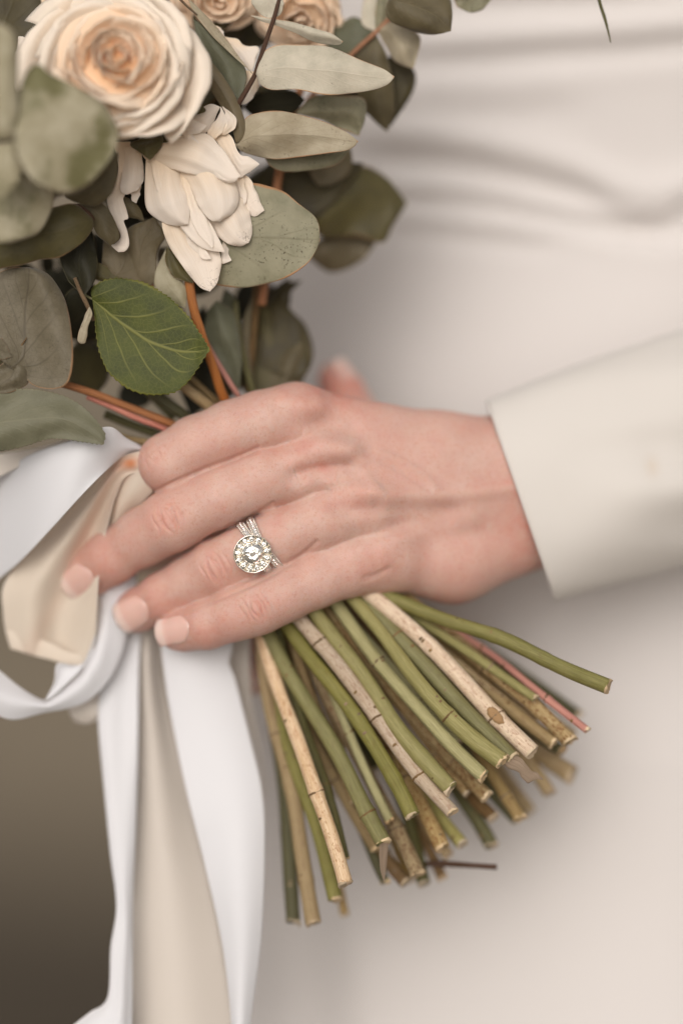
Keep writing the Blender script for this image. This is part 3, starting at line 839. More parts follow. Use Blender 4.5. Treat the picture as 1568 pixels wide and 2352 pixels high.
    for k in range(13):
        t = 2*math.pi*k/13 + .2
        ctr = hc + 33.5*(math.cos(t)*e1 + math.sin(t)*e2) + hn*2.2
        vv, ff = gem_mesh(ctr, hn, e1, e2, 6.9)
        mesh_obj('stone', np.array(vv), ff, M['gem'], halo, smooth=False)
        t2 = t + math.pi/13
        vs = []; fs = []
        for rr in (27.5, 37.5):      # claw beads between the stones
            ctr = hc + rr*(math.cos(t2)*e1 + math.sin(t2)*e2) + hn*2.5; b = len(vs)
            vs.append(ctr + hn*3.4)
            for r_, h_ in ((1.6, 2.6), (2.3, 0)):
                for q_ in range(7):
                    w_ = q_*2*math.pi/7; vs.append(ctr + hn*h_ + r_*(math.cos(w_)*e1 + math.sin(w_)*e2))
            for q_ in range(7):
                q2 = (q_+1) % 7; fs += [(b, b+1+q_, b+1+q2), (b+1+q_, b+8+q_, b+8+q2, b+1+q2)]
        b = len(vs)
        for rr in (28, 37):
            for w_ in (-.9, .9):
                base = hc + rr*(math.cos(t2)*e1 + math.sin(t2)*e2) + w_*(-math.sin(t2)*e1 + math.cos(t2)*e2)
                vs += [base + hn*0.2, base + hn*3.0]
        fs += [(b+1, b+3, b+7, b+5), (b, b+1, b+5, b+4), (b+2, b+6, b+7, b+3)]
        mesh_obj('claw', np.array(vs), fs, M['claw'], halo)
    vv, ff = gem_mesh(hc + hn*6.5, hn, e1, e2, 24, 16, .7)
    big = mesh_obj('diamond', np.array(vv), ff, M['gem'], ring, smooth=False)
    for k in range(4):
        t = 2*math.pi*k/4 + .12
        d_ = math.cos(t)*e1 + math.sin(t)*e2; s_ = -math.sin(t)*e1 + math.cos(t)*e2
        path = [hc + d_*25 + hn*(-4), hc + d_*24.5 + hn*6, hc + d_*22 + hn*10.5, hc + d_*18 + hn*11.5]
        o, _, _ = tube('prong', path, [2.6, 2.6, 2.3, 1.6], M['claw'], ring, n=14, seg=8, rough=0)
ring_build()
# ---------------------------------------------------------------- ribbons of the bow and its tails
def ribbon(label, pieces, group='satin ribbon tied round the stems'):
    x0 = pieces[0][1][0]
    t = thing('ribbon', label, 'ribbon', (300, 1080, 60), group)
    for (name, L, R, d0, d1, mat, frame, kw) in pieces:
        kw = dict(dict(nu=60, nv=33, thick=1.6, seed=len(L)*7), **kw)
        sheet(name, L, R, d0, d1, M[mat], t, frame, **kw)
    return t
orange = {'stain': lambda V, u, v: np.clip(0.55*np.exp(-((V[:,0]-302)/16)**2 - ((V[:,1]-1066)/13)**2) + 0.42*np.exp(-((V[:,0]+0.9*(V[:,1]-1064)-286)/30)**2 - ((V[:,1]-0.0*V[:,0]-1066)/22)**2) + 0.22*np.exp(-((V[:,0]-(262-0.48*(V[:,1]-1080)))/13)**2)*np.clip((V[:,1]-1075)/30,0,1)*np.clip((1330-V[:,1])/60,0,1)
          + 0.10*np.exp(-((V[:,0]-240-0.55*(V[:,1]-1180)*-1)/22)**2)*(V[:,1] > 1090), 0, 1)}
ribbon('broad white satin loop standing up left of the fingers under the saw-edged leaf', [
  ('loop', [(900,330),(840,278),(740,222),(660,160),(560,172),(420,235),(200,310),(0,425),(-200,540)], [(900,330),(838,300),(740,322),(650,390),(500,540),(300,760),(120,950),(-10,1060),(-200,1240)], lambda U,V: 120 - 170*np.sin(np.pi*np.minimum(1,U*1.1))*1.0 + 120*U + 14*(2*V-1)**2, 0, 'satin', zR, dict(wave=4.0, seed=3)),
])
ribbon('pale ivory ribbon edge showing behind the broad white loop', [
  ('loop', [(620,200),(420,225),(200,285),(0,315),(-200,340)], [(620,260),(420,262),(200,350),(0,450),(-200,560)], 60, 150, 'cream', zR, dict(wave=2.2)),
])
ribbon('ivory translucent ribbon loop falling behind the middle fingertip, orange at the knot', [
  ('loop', [(820,300),(740,325),(650,385),(400,640),(150,910),(20,1090),(18,1250),(30,1350),(62,1462)], [(860,420),(740,450),(680,560),(640,700),(600,880),(580,1050),(570,1250),(560,1400),(520,1590)], lambda U,V: 70 + 130*U + 26*np.sin(np.pi*V)*np.clip(U*3,0,1) + 16*np.sin(9*V + 2.5*U)*np.clip(U*2,0,1) - 16*np.exp(-((V-.35)/.16)**2)*np.clip(U*2,0,1), 0, 'ivory', zR, dict(wave=6.3, seed=9, nu=90, nv=50, attrs=orange)),
  ('fold', [(62,1462),(180,1500),(320,1535),(420,1565),(490,1590)], [(30,1350),(150,1380),(280,1420),(400,1480),(500,1500)], 192, 196, 'ivory', zR, dict(bulge=4, nu=30, nv=15, attrs=orange)),
  ('inner_fold', [(770,330),(700,450),(655,560),(640,700),(600,790)], [(900,540),(840,600),(760,680),(700,750),(640,800)], lambda U,V: 100+90*U - 30*np.sin(np.pi*V), 0, 'ivory', zR, dict(wave=3.6, seed=4, attrs=orange)),
])
ribbon('white satin loop curling round below the fingertips at the left edge', [
  ('loop', [(790,820),(800,1100),(745,1380),(715,1500),(640,1650),(520,1768),(380,1818),(250,1842),(100,1880),(0,1862),(-140,1780)],
           [(650,480),(600,900),(560,1380),(515,1500),(470,1590),(400,1660),(310,1740),(262,1768),(150,1712),(0,1592),(-140,1450)], lambda U,V: 235 - 120*U**1.3 + 16*np.sin(np.pi*V)*-1, 0, 'satin', zR, dict(wave=3.1, seed=5, nu=100, nv=33)),
  ('inner_turn', [(560,1380),(515,1500),(470,1590),(400,1660),(310,1740),(262,1768)], [(560,1400),(500,1545),(425,1560),(335,1553),(318,1660),(262,1770)], 160, 135, 'satin', zR, dict(bulge=-22, nu=40, nv=17)),
  ('back_loop', [(395,1790),(430,1878),(500,1904),(560,1885),(600,1850)], [(560,1700),(580,1720),(600,1740),(620,1760),(640,1780)], 260, 250, 'cream', zR, dict(bulge=20, nu=30)),
])
ribbon('narrow white ribbon tail hanging leftmost with its end flaring to the left', [
  ('tail', [(600,-330),(560,-60),(538,100),(525,300),(560,700),(590,1000),(622,1280),(592,1500),(575,1770),(480,1850),(400,1912),(300,1990),(200,2080)],
           [(760,-330),(745,-60),(740,100),(738,400),(728,800),(712,1200),(708,1500),(706,1800),(700,2000),(690,2150),(670,2300),(640,2420),(600,2500)], lambda U,V: 260 - 150*U + 10*np.cos(2*np.pi*V)*U, 0, 'satin', zS, dict(wave=2.7, seed=8, nu=110, nv=25)),
])
ribbon('cream ribbon tail hanging between the two white tails', [
  ('tail', [(700,-330),(722,-50),(730,400),(720,800),(708,1200),(700,1960),(690,2300)], [(900,-330),(868,-50),(885,150),(945,420),(1045,850),(1155,1300),(1225,1700),(1260,2000),(1280,2300)], lambda U,V: 290 - 60*U + 22*np.cos(5*V+1), 0, 'cream', zS, dict(wave=2.7, seed=11, nu=90, nv=25)),
])
ribbon('widest white satin tail hanging just left of the stems from under the little finger', [
  ('tail', [(850,-320),(862,-100),(872,0),(900,200),(990,650),(1090,1050),(1180,1450),(1222,1750),(1240,2000),(1250,2300)], [(1260,-300),(1245,-100),(1225,-20),(1262,80),(1350,430),(1400,650),(1418,900),(1402,1400),(1352,1800),(1325,2000),(1290,2300)], lambda U,V: 215 - 120*U - 24*np.sin(np.pi*V)*np.clip(1-U*.4,0,1) + 12*np.sin(9*U), 0, 'satin', zS, dict(wave=2.7, seed=14, nu=110, nv=33)),
])
ribbon('beige back side of a ribbon seen in the narrow gap left of the leftmost stems', [
  ('tail', [(1150,-260),(1200,-80),(1250,100),(1300,250),(1380,480),(1420,700)], [(1350,-260),(1335,-80),(1338,100),(1350,220),(1400,480),(1430,700)], 300, 320, 'cream', zS, dict(wave=1.8)),
])

# ---------------------------------------------------------------- cut stems under the hand
GRIP = (100, -100)
# label, material, points (frame z5), radius (z5 px) at top and tip, depth at the hand, depth at the tip, nodes (0..1), group
STEMS = [
 ('thick green stem with a dry brown peel dangling from its cut end', 'st_green', [(5,290),(100,460),(215,640),(290,760),(350,910),(400,1000),(440,1066)], 26,29, 150,25, [(.86,.16)]),
 ('pale straw-coloured stem with orange cracks and a ragged node, in front at the left', 'st_tan', [(0,370),(70,560),(130,700),(165,830),(190,890),(240,1020),(297,1222)], 25,28, 150,5, [(.60,.22)]),
 ('slim green stem close behind the cracked pale stem, ending just below it', 'st_green', [(20,500),(110,800),(180,960),(225,1140),(258,1282)], 22,26, 220,110, [(.55,.05)]),
 ('leftmost stem, dark green, hanging lowest', 'st_dark', [(0,480),(50,750),(75,900),(78,1020),(85,1150),(100,1365)], 22,28, 300,170, [(.62,.08)]),
 ('straw-brown jointed stem crossing in front of the leftmost green one, hanging lowest', 'st_straw', [(-15,420),(5,560),(30,640),(80,780),(105,900),(130,1100),(175,1370)], 22,30, 230,120, [(.25,.18),(.45,.1),(.83,.08)]),
 ('faint thin olive stem end low behind the slim green stem', 'st_straw', [(200,900),(262,1180),(293,1336)], 16,17, 330,240, []),
 ('thin straw stem with a dark swollen node, behind the thick green stem', 'st_straw', [(70,420),(150,620),(210,740),(285,880),(350,1000),(410,1090)], 18,20, 260,150, [(.60,.3)]),
 ('dark green stem mostly hidden behind the peeling stem', 'st_dark', [(280,840),(370,1030),(420,1170),(447,1216)], 20,20, 280,160, []),
 ('even green stem with one pale torn node, right of the peeling one', 'st_green', [(75,250),(170,380),(290,520),(370,640),(440,760),(492,835),(548,965)], 25,28, 140,12, [(.82,.10)]),
 ('brown spotted stem hanging below the even green stem, with a ringed node', 'st_spot', [(150,350),(240,545),(310,680),(390,830),(460,960),(510,1050),(570,1185)], 22,29, 220,100, [(.25,.15),(.80,.12)]),
 ('cream stem thinning to a torn node and a blond end, between two green stems', 'st_tan', [(130,240),(230,340),(310,450),(400,570),(440,625),(500,720),(592,842),(700,952)], 26,24, 130,0, [(.10,.15),(.50,.12),(.80,.3)]),
 ('thick yellow-green smooth stem with an oval pale cut face', 'st_yellow', [(180,200),(280,330),(390,460),(460,600),(560,720),(692,862)], 27,32, 130,2, [(.52,.10),(.80,.03)]),
 ('spotted brown stem with a purple bruise at its tip, behind the cream stem', 'st_spot', [(390,620),(480,740),(545,850),(600,960),(662,1085)], 24,28, 220,90, [(.45,.25)]),
 ('ribbed yellow-green stem ending in a frayed square cut', 'st_rib', [(250,150),(350,290),(400,370),(500,480),(600,590),(700,710),(816,815)], 24,25, 140,10, [(.33,.2)]),
 ('ribbed yellow-green stem with a swollen joint and a wide split end', 'st_rib', [(330,150),(440,280),(520,400),(620,520),(705,615),(800,700),(888,760)], 22,31, 120,-8, [(.68,.22)]),
 ('smooth mid green stem with a papery flap at its end', 'st_green', [(400,190),(480,278),(600,400),(720,540),(830,650),(925,748)], 27,28, 140,20, [(.17,.12)]),
 ('broad pale tan stem with a brown knot in its side', 'st_tan', [(420,155),(550,260),(660,370),(780,500),(860,595),(920,650),(1000,725)], 28,31, 140,25, [(.32,.05),(.76,.28)]),
 ('mottled tan stem behind the knotted one, ending in a dark notch', 'st_straw', [(600,300),(760,430),(860,510),(960,600),(1082,690)], 23,25, 200,100, [(.3,.05)]),
 ('long rusty brown mottled stem with a dark joint, second from the coral one', 'st_spot', [(640,240),(800,385),(900,460),(1000,540),(1142,682)], 25,29, 190,80, [(.36,.25)]),
 ('thin coral pink stem with two dark joints', 'st_pink', [(700,262),(860,360),(950,440),(1045,515),(1120,575),(1207,642)], 11,14, 200,60, [(.20,.5),(.70,.3)]),
 ('uppermost stem, glossy green and bent at a joint, pointing far right', 'st_green', [(480,150),(560,180),(640,220),(760,258),(850,272),(970,330),(1060,388),(1200,445),(1287,478)], 25,28, 120,0, [(.46,.10),(.70,.05)]),
 ('rust speckled stem between the thick yellow-green one and the ribbed stems', 'st_spot', [(380,400),(520,560),(640,690),(720,780),(828,893)], 22,27, 230,95, [(.72,.25)]),
 ('short dark green stem with a beige cut end, alone below the ribbed stems', 'st_dark', [(600,650),(720,880),(790,970),(847,1078)], 24,27, 320,210, []),
 ('pale green ribbed stem end under the blond torn stem', 'st_rib', [(500,700),(590,880),(660,980),(737,1072)], 20,23, 280,150, []),
 ('brown stem end with a ragged reddish tip behind the rust speckled one', 'st_brown', [(640,720),(760,880),(855,972)], 23,25, 280,180, []),
 ('blurred grey-green stem slanting to a brown point', 'st_dark', [(650,600),(790,800),(880,910),(945,980)], 26,24, 330,230, []),
 ('straw stem with a dark scarred red-brown tip', 'st_straw', [(700,560),(830,780),(895,880),(955,975)], 22,25, 260,140, [(.80,.15)]),
 ('very blurred pale stem end beside the scarred one', 'st_straw', [(760,600),(880,800),(992,952)], 24,27, 420,330, []),
 ('blurred tan stem end below the knotted stem', 'st_straw', [(800,560),(980,750),(1065,880)], 24,25, 330,250, []),
 ('thick blurred brown and green stem end, lowest at the right', 'st_straw', [(820,520),(960,680),(1080,765),(1150,812)], 24,33, 340,260, [(.8,.1)]),
 ('green stem showing between the knotted stem and the mottled tan one', 'st_dark', [(760,450),(930,590),(1000,650),(1112,720)], 22,24, 290,190, []),
 ('dark green stem hanging down behind the spotted ringed stem', 'st_dark', [(440,760),(530,960),(592,1222)], 20,24, 300,200, []),
 ('dark brown stem hanging behind, beside the twig', 'st_brown', [(460,800),(560,990),(620,1110),(662,1200)], 18,20, 330,230, []),
 ('short broken brown stem end between the dangling peel and the spotted stem', 'st_brown', [(400,1030),(450,1130),(485,1180),(525,1216)], 20,24, 230,160, [(.4,.2)]),
 ('pale blurred stem end just above the twig', 'st_straw', [(540,850),(600,1000),(682,1112)], 20,23, 330,220, []),
 ('blurred pale stem behind the ringed spotted stem', 'st_straw', [(380,800),(460,1000),(540,1205)], 20,24, 400,300, []),
]
rgS = np.random.default_rng(5)
for k in range(13):      # short stems in the thick of the bundle, seen only as slivers
    f_ = (k + .5)/13
    x0, y0 = 20 + 560*f_, 330 - 160*f_; dx, dy = 0.25 + .72*f_, 1.0 - .38*f_
    ln = rgS.uniform(420, 760)
    STEMS.append((['dark green stem','dull brown stem','dim straw stem'][k % 3] + ' deep in the fan, a sliver ' + ['behind the leftmost stems','behind the cracked pale stem','left of the thick peeling stem','right of the thick peeling stem','behind the even green stem','beside the ringed spotted stem','behind the cream stem','behind the thick yellow-green stem','behind the first ribbed stem','behind the swollen ribbed stem','behind the papery-flap stem','behind the knotted tan stem','under the bent uppermost stem'][k], ['st_dark','st_brown','st_straw'][k % 3],
        [(x0, y0), (x0 + dx*ln*.5 + rgS.uniform(-12, 12), y0 + dy*ln*.5), (x0 + dx*ln, y0 + dy*ln)], 24, 26, 360, 330, []))
for k in range(11):      # thinner stems filling the gaps of the front rows
    f_ = (k + .5)/11
    x0, y0 = 30 + 500*f_, 330 - 150*f_; dx, dy = 0.27 + .66*f_, 1.0 - .42*f_
    ln = [820, 640, 760, 560, 700, 790, 600, 720, 560, 650, 560][k]
    STEMS.append((['slim olive stem','slim brown stem','slim yellow-green stem','slim straw stem'][k % 4] + ' in the second row, ' + ['beside the leftmost dark green one','behind the cracked pale stem','just right of the slim green one','under the thick peeling one','just right of the peeling one','under the even green one','under the cream torn one','under the thick yellow-green one','under the first ribbed one','under the swollen ribbed one','under the papery-flap one'][k],
        ['st_dark','st_spot','st_yellow','st_brown'][k % 4], [(x0, y0), (x0 + dx*ln*.35 + rgS.uniform(-14, 14), y0 + dy*ln*.35), (x0 + dx*ln*.7 + rgS.uniform(-14, 14), y0 + dy*ln*.7), (x0 + dx*ln, y0 + dy*ln)],
        rgS.uniform(13, 18), rgS.uniform(15, 21), 190, 75 + 60*(k % 2), [(rgS.uniform(.3, .8), .2)]))
def bezier_in(pts, ins=GRIP):
    p0, p1 = np.array(pts[0], float), np.array(pts[1], float)
    d = p0 - p1; d /= np.linalg.norm(d); g = np.array(ins, float) - p0; g /= np.linalg.norm(g) + 1e-6
    dd = d*0.75 + g*0.25; dd /= np.linalg.norm(dd)
    return [tuple(p0 + dd*190)] + list(pts)
for si, (label, mat, pts, r0, r1, da, db, nodes) in enumerate(STEMS):
    P2 = np.array(z5(bezier_in(pts)), float)
    s = np.concatenate([[0], np.cumsum(np.linalg.norm(np.diff(P2, axis=0), axis=1))]); s /= s[-1]
    dep = da + (db - da)*np.clip((s - 0.12)/0.88, 0, 1) + 20*np.sin(s*5 + si)*(1-s)
    P3 = np.column_stack([P2, dep])
    st = thing('cut_stem', label, 'stem', tuple(P3[0]), 'cut stems fanning out under the hand')
    k = 0.6094
    # node positions were given along the visible part
    f0 = s[1]
    bumps = [(f0 + (1-f0)*c, 0.30*h + .05, 0.018) for c, h in nodes]
    o, p, r = tube('stalk', P3, [r0*k*1.08, r0*k*1.08, (r0+r1)/2*k*1.08, r1*k*1.05], M[mat], st, n=90, seg=20, bumps=bumps, rough=0.035, seed=si*3+1, soft=150, flute=0.05 if mat == 'st_rib' else 0.0)
    t, nn, b = frames(p)
    for c, h in nodes:
        if h < 0.12: continue
        i = int(round((f0 + (1-f0)*c)*(len(p)-1))); i = min(len(p)-4, max(2, i))
        ang = np.linspace(0, 2*np.pi, 22, endpoint=False); vs = []
        rg = np.random.default_rng(si*50+i); jag = rg.normal(0, 1, 22)
        prof = [(-2.6, 0.985), (-1.2, 1.04 + .10*h), (0, 1.05 + .16*h), (1.2, 1.03 + .08*h), (2.8, 0.985)]
        for q_, (al, sc_) in enumerate(prof):
            for a_i, a in enumerate(ang):
                jr = 1 + 0.05*jag[a_i]*(q_ in (1,2,3)); aj = al + jag[(a_i*3+q_) % 22]*0.8 + 1.6*math.cos(a + si)
                vs.append(p[i] + t[i]*aj + r[i]*sc_*jr*(math.cos(a)*nn[i] + math.sin(a)*b[i]))
        mesh_obj('node', np.array(vs), gridfaces(len(prof), 22, True), M['node'], st)
    # ragged cut face: a rim and a sunken pale pith
    ang = np.linspace(0, 2*np.pi, 20, endpoint=False); rg = np.random.default_rng(si); jag = rg.normal(0, 1, 20)
    vs = []; T_, N_, B_ = t[-1], nn[-1], b[-1]; E_ = p[-1]; tiltc = rg.uniform(-.3, .3)
    for (al, sc_) in ((-4.0, 1.00), (-0.5, 1.035), (2.2, .97), (2.0, .80), (0.4, .70), (0.8, .35)):
        for i, a in enumerate(ang):
            j = jag[i]*(1.7 if sc_ > .75 and al > -3 else .25)
            vs.append(E_ + T_*(al + j + tiltc*r[-1]*math.cos(a)*(al > -3)) + r[-1]*sc_*(1 + .02*jag[(i*7) % 20])*(math.cos(a)*N_ + math.sin(a)*B_))
    fcs = gridfaces(6, 20, True) + [tuple(100 + i for i in range(20))]
    mesh_obj('cut_end', np.array(vs), fcs, M['pith'], st)
    # leaf scars: small raised brown bumps on the side that shows
    rs2 = np.random.default_rng(si + 900)
    for q_ in range(int(rs2.integers(1, 4)) if si < 34 else 0):
        i = int(rs2.integers(int(len(p)*.3), len(p) - 5)); a0 = rs2.uniform(-1.0, 1.0)
        out = -np.array([0, 0, 1.0])*math.cos(a0) + N_*math.sin(a0)*np.sign(1); out -= t[i]*(out @ t[i]); out /= np.linalg.norm(out)
        sd = np.cross(t[i], out); cen = p[i] + out*r[i]*0.93; vs = []
        for rr_, hh in ((1, 0), (.75, 1.3), (.4, 2.1), (.1, 1.5)):
            for k_ in range(10):
                w_ = k_*2*math.pi/10; vs.append(cen + out*hh + t[i]*math.cos(w_)*rr_*rs2.uniform(3.2, 4.6) + sd*math.sin(w_)*rr_*rs2.uniform(4.5, 6.5))
        mesh_obj('leaf_scar', np.array(vs), gridfaces(4, 10, True) + [tuple(range(30, 40))], M['node'], st)
    if si == 0:
        sheet('peel', [(425,1068),(424,1120),(428,1170),(442,1216)], [(458,1066),(455,1110),(450,1160),(442,1216)], 25, 35, M['flap'], st, z5, bulge=8, wave=1.8, thick=2)
    if si == 15:
        sheet('peel', [(905,742),(950,745),(990,785),(1030,812),(1040,830)], [(880,772),(930,790),(960,820),(985,838),(1000,826)], 12, 14, M['flap'], st, z5, bulge=9, wave=2.7, thick=2, edgew=2)
    if si == 16:
        i = int(len(p)*.80); out = np.array([.25, .15, -1.0]); out -= t[i]*(out @ t[i]); out /= np.linalg.norm(out)
        sd = np.cross(t[i], out); cen = p[i] + out*r[i]*0.86; vs = []; rg3 = np.random.default_rng(77)
        prof = [(1, 0), (.86, 3.4), (.68, 5.4), (.5, 4.2), (.36, 5.8), (.2, 4.0), (.05, 3.2)]
        for rr_, hh in prof:
            for k_ in range(26):
                w_ = k_*2*math.pi/26; jj = 1 + rg3.uniform(-.09, .09)
                vs.append(cen + out*(hh + rg3.uniform(-.5, .5) - 3*math.sin(w_)**2*rr_) + t[i]*math.cos(w_)*rr_*27*jj + sd*math.sin(w_)*rr_*13*jj)
        mesh_obj('knot', np.array(vs), gridfaces(len(prof), 26, True) + [tuple(range((len(prof)-1)*26, len(prof)*26))], M['flap'], st)
tw = thing('twig', 'thin dark brown twig sticking out level to the right below the stems', 'twig', (990, 1984, 160), )
tube('stalk', [z5([(600,1148)])[0] + (200,), z5([(660,1146)])[0] + (180,), z5([(760,1152)])[0] + (160,), z5([(866,1159)])[0] + (150,)], [6.5, 7.5, 6.5, 6.8], M['st_twig'], tw, n=40, seg=12, bumps=[(.25,.25,.04)], seed=4)

# stems above the hand
UP = [
 ('orange-brown stem slanting in from the left under the round leaf', 'st_orange', [(140,880,60),(220,905,70),(290,932,85),(350,955,95),(420,985,130),(500,1030,220)], 9, [(.55,.15)]),
 ('dull pink stem lying along the underside of the orange one', 'st_pink', [(200,910,80),(260,935,90),(320,962,100),(380,985,120),(460,1030,200)], 7, []),
 ('orange stem running down into the hand beside the rose leaf tip', 'st_orange', [(432,600,50),(436,660,50),(450,730,55),(470,790,60),(492,850,75),(515,915,110),(570,1000,200)], 10.5, [(.32,.12)]),
 ('thin red stem joining the orange one above the knuckle', 'st_pink', [(455,750,90),(480,800,100),(510,850,110),(545,905,130),(600,980,210)], 6.5, []),
 ('tan stem pushed into the grip below the rose leaf', 'st_straw', [(380,845,110),(420,885,110),(470,925,120),(540,985,190)], 13, []),
 ('slim tan stem alongside, below the rose leaf tip', 'st_straw', [(415,850,150),(450,880,150),(500,925,160),(560,980,210)], 8, []),
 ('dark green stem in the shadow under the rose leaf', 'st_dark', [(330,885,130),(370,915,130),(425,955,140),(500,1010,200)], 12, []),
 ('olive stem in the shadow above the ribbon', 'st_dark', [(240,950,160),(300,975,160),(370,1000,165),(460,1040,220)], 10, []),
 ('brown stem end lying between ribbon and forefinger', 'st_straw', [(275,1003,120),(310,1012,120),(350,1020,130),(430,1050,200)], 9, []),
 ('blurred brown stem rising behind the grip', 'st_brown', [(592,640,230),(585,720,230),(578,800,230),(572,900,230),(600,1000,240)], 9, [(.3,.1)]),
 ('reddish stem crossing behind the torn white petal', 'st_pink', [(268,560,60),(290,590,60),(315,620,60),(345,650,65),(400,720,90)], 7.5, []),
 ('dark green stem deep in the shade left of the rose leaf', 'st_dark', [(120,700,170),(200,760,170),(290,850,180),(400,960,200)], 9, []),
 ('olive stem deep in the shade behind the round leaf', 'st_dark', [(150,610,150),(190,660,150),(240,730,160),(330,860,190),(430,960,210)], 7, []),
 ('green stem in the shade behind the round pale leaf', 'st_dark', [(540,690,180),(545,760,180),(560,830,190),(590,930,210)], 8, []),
 ('upright orange-green stem in the shade between the pale leaves', 'st_orange', [(690,200,190),(665,300,190),(640,400,190),(625,520,200),(600,700,210)], 10, [(.5,.3)]),
]
for i, (label, mat, pts, r, nodes) in enumerate(UP):
    st = thing('flower_stem', label, 'stem', pts[0], 'stems between the leaves and the hand')
    tube('stalk', pts, [r, r, r*1.05], M[mat], st, n=60, seg=14, bumps=[(c, h, .03) for c, h in nodes], seed=i*5+2)
# ---------------------------------------------------------------- leaves: (name, material, frame, left edge, right edge, depth base, depth tip, options)
def sprig(name, label, cat, at, leaves, stems=(), group=None):
    t = thing(name, label, cat, at, group)
    for (pts, r, mat) in stems:
        tube('stem', pts, r, M[mat], t, n=50, seg=12, seed=len(pts)*3, bumps=[(.5,.1,.02)])
    for i, (mat, fr, L, R, d0, d1, kw) in enumerate(leaves):
        kw = dict(dict(nu=44, nv=23, bulge=9, wave=5, seed=i*13 + len(label), thick=1.8, edgew=0.8), **kw)
        sheet('leaf', L, R, d0, d1, M[mat], t, fr, **kw)
    return t

sprig('eucalyptus_sprig', 'silvery eucalyptus sprig with long pale leaves right of the rose on a brown twig', 'eucalyptus', zB([(300,610)])[0] + (20,), [
  ('silver', zB, [(405,432),(425,335),(500,275),(620,262),(800,272),(880,290),(1000,340),(1150,398),(1219,447)], [(405,432),(430,495),(500,528),(640,525),(780,548),(900,552),(1050,535),(1170,500),(1219,447)], -5, -20, dict(nu=70, nv=41, bulge=9, fold=4, edgew=1.0)),
  ('silver', zB, [(380,88),(500,103),(600,118),(720,158),(850,200),(917,242)], [(380,92),(450,127),(540,152),(640,190),(750,240),(850,262),(900,262),(917,242)], 10, 0, dict(tilt=26, bulge=14)),
  ('silver', zB, [(545,-60),(450,-60),(380,0),(400,45),(450,88),(500,102)], [(545,-60),(560,-20),(572,30),(560,75),(530,95),(500,102)], 20, 5, {}),
  ('silver_tan', zB, [(0,-20),(60,100),(180,235),(280,335),(400,447)], [(0,-20),(100,78),(200,188),(300,318),(365,402),(400,447)], 10, 0, dict(tilt=14)),
  ('teal', zB, [(40,110),(80,300),(180,450),(300,602)], [(40,110),(150,180),(290,310),(340,400),(345,500),(300,602)], 22, 22, dict(nu=50)),
  ('taupe', zB, [(50,230),(75,420),(180,590),(250,700),(278,790),(290,838)], [(50,230),(150,360),(250,500),(310,620),(350,740),(355,800),(330,835),(290,838)], 12, 2, dict(fold=10)),
 ], [([zB([(555,-60)])[0]+(15,), zB([(520,80)])[0]+(3,), zB([(470,230)])[0]+(0,), zB([(430,350)])[0]+(-3,), zB([(395,450)])[0]+(0,), zB([(300,612)])[0]+(10,), zB([(200,760)])[0]+(60,)], [5, 5.5, 6, 7], 'st_twig')])
sprig('eucalyptus_sprig', 'pair of long dusty grey-green leaves below the silvery ones, pointing right', 'eucalyptus', zB([(290,850)])[0] + (20,), [
  ('silver_tan', zB, [(285,850),(340,700),(420,662),(550,652),(700,680),(850,730),(950,780),(1007,830)], [(285,850),(350,895),(500,930),(640,922),(800,902),(930,888),(985,860),(1007,830)], 8, 2, dict(nu=70, nv=41, bulge=5, fold=16, edgew=1.2)),
  ('sage', zB, [(430,850),(600,840),(800,840),(980,850)], [(430,850),(470,950),(520,995),(610,1006),(800,985),(900,950),(980,850)], 70, 80, {}),
])
sprig('eucalyptus_sprig', 'blurred eucalyptus sprig at the top centre against the dress, with a spotted olive leaf', 'eucalyptus', zB([(1110,188)])[0] + (150,), [
  ('olive_grey', zB, [(1190,-20),(1168,60),(1200,122),(1300,172),(1400,198),(1480,195),(1552,180)], [(1190,-20),(1300,-80),(1450,-80),(1540,-20),(1558,60),(1552,180)], 60, 60, dict(bulge=14)),
  ('sage', zU, [(1040,-30),(1045,5),(1062,22),(1085,28)], [(1140,-30),(1130,-5),(1108,20),(1085,28)], 110, 110, {}),
  ('silver', zB, [(1110,190),(1030,130),(1040,0),(1070,-60)], [(1110,190),(1105,90),(1115,0),(1070,-60)], 150, 170, {}),
  ('sage', zB, [(1110,190),(1105,80),(1130,-40)], [(1110,190),(1170,120),(1195,0),(1130,-40)], 155, 150, {}),
  ('silver_tan', zB, [(1115,182),(1170,262),(1230,362),(1330,402)], [(1115,182),(1200,115),(1340,180),(1372,250),(1330,402)], 150, 140, dict(fold=16)),
  ('olive_grey', zB, [(1110,190),(960,300),(980,500),(1060,660),(1180,772)], [(1110,190),(1180,330),(1220,600),(1180,772)], 160, 210, {}),
  ('olive_dark', zB, [(900,420),(1120,420),(1180,600),(1150,720),(1200,740)], [(900,420),(1200,330),(1330,400),(1335,520),(1200,740)], 230, 230, {}),
  ('teal', zB, [(760,230),(900,140),(1000,100),(1110,185)], [(760,230),(850,310),(980,320),(1110,185)], 190, 160, {}),
 ], [([zB([(1230,70)])[0]+(140,), zB([(1110,188)])[0]+(150,), zB([(960,325)])[0]+(170,), zB([(700,600)])[0]+(210,)], [5, 5, 6], 'st_orange')])
sprig('eucalyptus_sprig', 'soft pale green leaf standing between the two long pale leaves', 'eucalyptus', zB([(680,640)])[0] + (120,), [
  ('sage', zB, [(640,660),(760,560),(900,560),(1040,580),(1045,700),(1010,795)], [(640,660),(780,700),(900,755),(1010,795)], 110, 110, {}),
])
